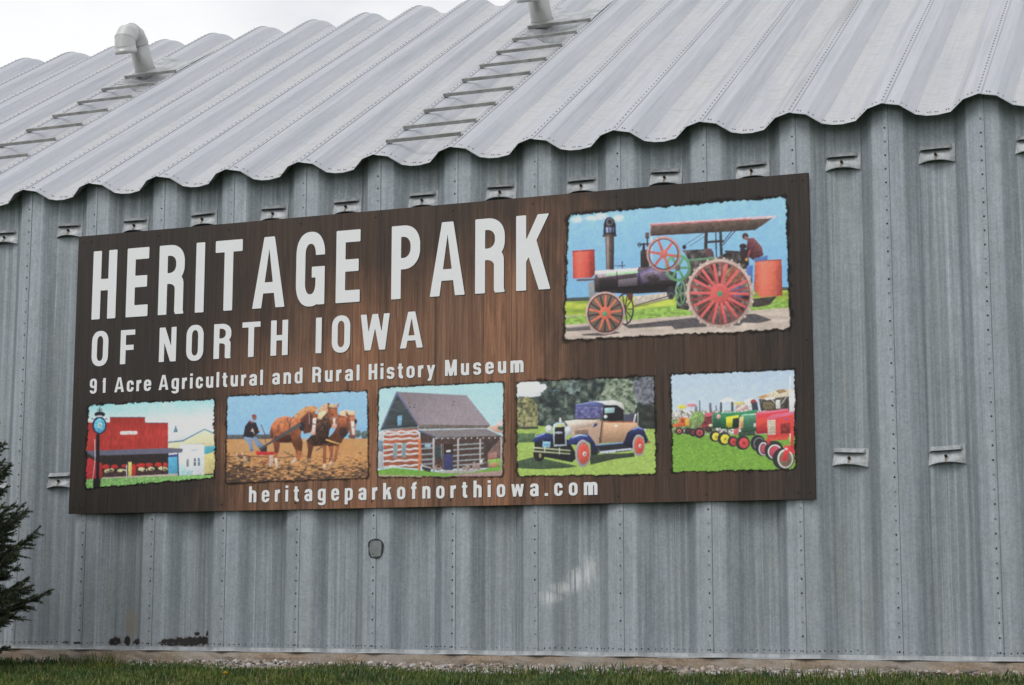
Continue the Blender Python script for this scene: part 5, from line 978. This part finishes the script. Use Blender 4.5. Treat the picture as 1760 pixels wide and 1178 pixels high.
picture('printed_picture', 'printed picture of three brown horses pulling a plough', (380, 660), 270/1760, [(76, 148), (1632, 82), (1650, 1050), (58, 1110)], draw_horses, 3, 300, 8)
picture('printed_picture', 'printed picture of a log cabin with a porch', (640, 650), 240/1571, [(78, 118), (1474, 52), (1462, 1108), (62, 1112)], draw_cabin, 4, 280, 7)
picture('printed_picture', 'printed picture of a beige and blue vintage roadster', (880, 640), 260/1612, [(54, 112), (1512, 48), (1532, 1082), (64, 1104)], draw_car, 5, 300, 9)
picture('printed_picture', 'printed picture of a row of red and green tractors', (1140, 630), 240/1488, [(84, 92), (1398, 42), (1398, 1092), (104, 1124)], draw_tractors, 6, 280, 10)

# ------------------------------------------------------------------ spruce at the left
base = at_Y((-130, 1130), -1.35); TX, TY = float(base[0]), -1.35; TZ = gz(TY)
tree = empty('spruce_tree', (TX, TY, TZ)); tag(tree, 'young dark green spruce tree on the grass in front of the metal wall', 'tree')
TH = 3.15
tk = MB(); tk.tube([(0, 0, -0.1), (0.01, 0, .5), (0, .01, 1.3), (0, 0, 2.2), (0, 0, TH)], [.055, .048, .035, .018, .004], 10); tk.build('trunk', M['bark'], tree, True)
nv, nf, nc = [], [], []; ncount = [0]; br = MB()
def needles(p0, p1, L, dens, tipf):
    """needles round a twig, pointing forward"""
    d = p1-p0; ln = np.linalg.norm(d); d = d/ln; a = np.cross(d, (0, 0, 1.0)); a /= np.linalg.norm(a)+1e-9; b = np.cross(a, d)
    n = max(4, int(ln*dens)); t = (np.arange(n)+rng.random(n))/n; an = rng.random(n)*2*np.pi
    rad = np.cos(an)[:, None]*a+np.sin(an)[:, None]*b; base_ = p0+t[:, None]*ln*d
    di = d*.72+rad*.75+np.array([0, 0, .10]); di /= np.linalg.norm(di, axis=1)[:, None]; l = L*(.7+.5*rng.random(n))*(1-.25*t); tip = base_+di*l[:, None]
    sd_ = np.cross(di, rng.normal(size=(n, 3))); sd_ /= np.linalg.norm(sd_, axis=1)[:, None]; w_ = .0036
    i0 = ncount[0]; ncount[0] += n*3; v = np.empty((n*3, 3)); v[0::3] = base_-sd_*w_; v[1::3] = base_+sd_*w_; v[2::3] = tip; nv.append(v)
    nf.append(np.arange(i0, i0+n*3).reshape(-1, 3))
    g = np.array((.045, .064, .044))*(.55+.9*rng.random((n, 1))) + np.array((.055, .062, .022))*(tipf*t*rng.random(n))[:, None]
    nc.append(np.repeat(g, 3, 0))
zl = 0.14
while zl < TH-.08:
    R_ = (TH-zl)*.31*rng.uniform(.9, 1.08); nb = int(rng.integers(7, 10)); ph = rng.random()*6.3
    if zl < .35: R_ *= .82
    for k in range(nb):
        a = ph+k*2*np.pi/nb+rng.normal(0, .12); L = R_*rng.uniform(.78, 1.12); zz = zl+rng.normal(0, .03)
        rise = rng.uniform(.28, .52) if zl > .6 else rng.uniform(.05, .3)
        out = np.array([math.cos(a), math.sin(a), 0]); npt = 7; pts = []
        for i in range(npt):
            t = i/(npt-1); pts.append(np.array([0, 0, zz])+out*L*t+np.array([0, 0, L*(-.10*math.sin(t*3.1)+rise*t**1.5)])+rng.normal(0, .006, 3)*(i > 0))
        br.tube(pts, [.010*(1-.85*i/(npt-1))*(L/.8)+.002 for i in range(npt)], 5)
        for i in range(1, npt-1): needles(pts[i], pts[i+1], .030, 620, 1.0)
        ntw = int(L*62)
        for j in range(ntw):
            t = rng.uniform(.18, .97); f = t*(npt-1); i = int(f); q = pts[i]+(pts[min(i+1, npt-1)]-pts[i])*(f-i); sgn = rng.choice((-1, 1)); side = np.cross(out, (0, 0, 1.0))*sgn
            tl = (.05+.34*L*(1-t)*1.2)*rng.uniform(.6, 1.15); dv = out*.75+side*rng.uniform(.35, .95)+np.array([0, 0, rng.uniform(-.28, .55)]); dv /= np.linalg.norm(dv)
            e = q+dv*tl; needles(q, e, .028, 480, 1.3)
            if tl > .10:
                for s2 in (-1, 1):
                    qq = q+dv*tl*rng.uniform(.25, .7); d2 = dv+np.cross(dv, (0, 0, 1.0))*s2*.7+np.array([0, 0, rng.uniform(-.1, .25)]); d2 /= np.linalg.norm(d2); needles(qq, qq+d2*tl*.5, .022, 440, 1.3)
    zl += rng.uniform(.085, .115)*(1-.2*zl/TH)
needles(np.array([0, 0, TH-.3]), np.array([0, 0, TH+.06]), .03, 600, 1.0)
tag(br.build('branches', M['bark'], tree, True), kind='stuff')
def fast_mesh(name, V, F, C, mat, parent=None):
    k = F.shape[1]; me = bpy.data.meshes.new(name); me.vertices.add(len(V)); me.vertices.foreach_set('co', V.astype(np.float32).ravel())
    me.loops.add(F.size); me.loops.foreach_set('vertex_index', F.astype(np.int32).ravel()); me.polygons.add(len(F)); me.polygons.foreach_set('loop_start', np.arange(0, F.size, k, dtype=np.int32))
    me.update(calc_edges=True); at = me.color_attributes.new('Col', 'FLOAT_COLOR', 'POINT'); at.data.foreach_set('color', np.concatenate([C, np.ones((len(C), 1))], 1).astype(np.float32).ravel())
    me.materials.append(mat); o = bpy.data.objects.new(name, me); col.objects.link(o); o.parent = parent; return o
fast_mesh('crown', np.concatenate(nv), np.concatenate(nf), np.concatenate(nc), M['needle'], tree)

# ------------------------------------------------------------------ grass and gravel
gzv = np.vectorize(gz)
def edge_y(x):        # where the lawn stops in front of the wall, wavering
    return -0.30 - 0.08*np.sin(x*1.3+.5) - 0.09*np.sin(x*3.1+2.0) - 0.16*fbm(x*1.7+30, x*0+3.3, 77, 3) + np.where((x > 6.3), .04, 0) + np.where(x < 1.6, .10, 0)
NB = 260000
gx = rng.uniform(-3.5, 11.0, NB); gy = -0.02-rng.random(NB)**1.25*4.6; keep = gy < edge_y(gx)+rng.normal(0, .03, NB); 
pat = fbm(gx*.9+50, gy*.9+50, 78, 4); keep &= rng.random(NB) < .30+1.5*(pat-.2)
tw = fbm(gx*2.3+9, gy*2.3+4, 79, 3)
gx, gy, pat, tw = gx[keep], gy[keep], pat[keep], tw[keep]; n = len(gx); gzz = gzv(gy)
h = (.016+.044*rng.random(n)**2.2)*(.30+1.35*tw)
near = np.exp(-((gy-edge_y(gx))/.22)**2); h *= 1+.35*near*(tw > .5)
for cx, cy, rr, k in ((6.02, -.40, .20, .8), (7.05, -.36, .26, .7), (4.55, -.42, .18, .5), (1.62, -.42, .15, .5), (0.55, -.35, .3, .45)):
    h *= 1+k*np.exp(-(((gx-cx)/rr)**2+((gy-cy)/.2)**2))
an = rng.random(n)*2*np.pi; lean = rng.random(n)**.8*.75; dx, dy = np.cos(an), np.sin(an); wd = (.0026+.0026*rng.random(n))
V = np.empty((n*5, 3)); px_, py_ = -dy, dx
def setv(k, f, hf, wf, sgn): 
    V[k::5, 0] = gx+dx*lean*h*f+px_*wd*wf*sgn; V[k::5, 1] = gy+dy*lean*h*f+py_*wd*wf*sgn; V[k::5, 2] = gzz-.004+h*hf
setv(0, 0, 0, 1, -1); setv(1, 0, 0, 1, 1); setv(2, .35, .6, .8, 1); setv(3, .35, .6, .8, -1); setv(4, 1.0, .95, 0, 1)
i5 = np.arange(n)*5
F3 = np.concatenate([np.stack([i5, i5+1, i5+2], 1), np.stack([i5, i5+2, i5+3], 1), np.stack([i5+3, i5+2, i5+4], 1)])
t1 = rng.random(n); dry = (t1 > .90)
pt2 = fbm(gx*3.1, gy*5.0, 91, 3); gc = np.stack([.058+.055*t1+.15*(pt2-.45), .098+.066*t1+.13*(pt2-.45), .027+.020*t1], 1)*(.65+.6*rng.random((n, 1))); gc[dry] = np.array((.26, .22, .11))*(.6+.5*rng.random((dry.sum(), 1))); gc = np.clip(gc, .01, .5)
tag(fast_mesh('grass', V, F3, np.repeat(gc, 5, 0), M['blade']), 'short green lawn grass growing up to the gravel beside the wall', 'grass', kind='stuff')
# gravel: squashed pebbles in a strip along the foundation
ico = [(0, 0, 1)] + [(math.cos(a)*.89, math.sin(a)*.89, .45) for a in np.arange(5)*1.2566] + [(math.cos(a+.628)*.89, math.sin(a+.628)*.89, -.45) for a in np.arange(5)*1.2566] + [(0, 0, -1)]
icf = [(0, 1+i, 1+(i+1) % 5) for i in range(5)] + [(1+i, 6+i, 1+(i+1) % 5) for i in range(5)] + [(1+(i+1) % 5, 6+i, 6+(i+1) % 5) for i in range(5)] + [(11, 6+(i+1) % 5, 6+i) for i in range(5)]
ico = np.array(ico); icf = np.array(icf); NS = 9000
sx_ = rng.uniform(-3.5, 11.0, NS); sy_ = -0.01-rng.random(NS)**1.1*.52
pk_ = (fbm(sx_*1.1+3, sx_*0+8, 80, 3)); kp = (sy_ > edge_y(sx_)-.14) & (rng.random(NS) < np.where((sx_ > 1.3) & (sx_ < 6.6), 1.0, .45)*(.35+1.1*pk_))
sx_, sy_ = sx_[kp], sy_[kp]; NS = len(sx_); sz_ = (.007+.017*rng.random(NS)**2.4)
heap = .030*np.exp(-(sy_/.16)**2)*fbm(sx_*2+1, sy_*0+5, 81, 2)
V = np.empty((NS, 12, 3)); jit = 1+rng.normal(0, .14, (NS, 12, 1)); v = ico[None]*jit*sz_[:, None, None]*np.stack([rng.uniform(.8, 1.4, NS), rng.uniform(.8, 1.3, NS), rng.uniform(.5, .85, NS)], 1)[:, None, :]
ra = rng.random(NS)*6.28; c_, s_ = np.cos(ra)[:, None], np.sin(ra)[:, None]
V[..., 0] = v[..., 0]*c_-v[..., 1]*s_+sx_[:, None]; V[..., 1] = v[..., 0]*s_+v[..., 1]*c_+sy_[:, None]; V[..., 2] = v[..., 2]+(gzv(sy_)+heap+sz_*.25)[:, None]
pal = np.array([(.50, .47, .44), (.42, .36, .31), (.56, .55, .54), (.36, .29, .24), (.47, .40, .36), (.26, .24, .23), (.52, .44, .38)]); pc_ = pal[rng.integers(0, 7, NS)]*(.50+.42*rng.random((NS, 1)))
tag(fast_mesh('gravel', V.reshape(-1, 3), (np.arange(NS)[:, None, None]*12+icf[None]).reshape(-1, 3), np.repeat(pc_, 12, 0), M['stone']), 'pale pebbles and crushed stone along the foundation', 'gravel', kind='stuff')

# one dandelion in the lawn
def ground_hit(px):
    d = ray(px)
    for t in np.arange(6, 20, .01):
        q = CAM+d/np.linalg.norm(d)*t
        if q[2] <= gz(q[1])+.055: return q
    return q
dq = ground_hit((386, 1160)); dl = empty('dandelion', (float(dq[0]), float(dq[1]), gz(float(dq[1])))); tag(dl, 'single yellow dandelion flower in the lawn', 'flower')
st = MB(); st.tube([(0, 0, -.01), (.002, 0, .03), (.004, 0, .062)], [.0022, .002, .0018], 6); st.build('stem', M['stem'], dl, True)
fh = MB()
for ring_, (nr, rr, zr) in enumerate(((16, .019, .066), (13, .014, .072), (9, .008, .076))):
    for k in range(nr):
        a = 2*math.pi*k/nr+ring_*.3; ca, sa = math.cos(a), math.sin(a); w_ = .0030
        fh.add([(.004-sa*w_*.6, ca*w_*.6, .060), (.004+sa*w_*.6, -ca*w_*.6, .060), (.004+ca*rr+sa*w_, sa*rr-ca*w_, zr), (.004+ca*rr-sa*w_, sa*rr+ca*w_, zr)], [(0, 1, 2, 3)])
fh.build('flower_head', M['yellow'], dl)
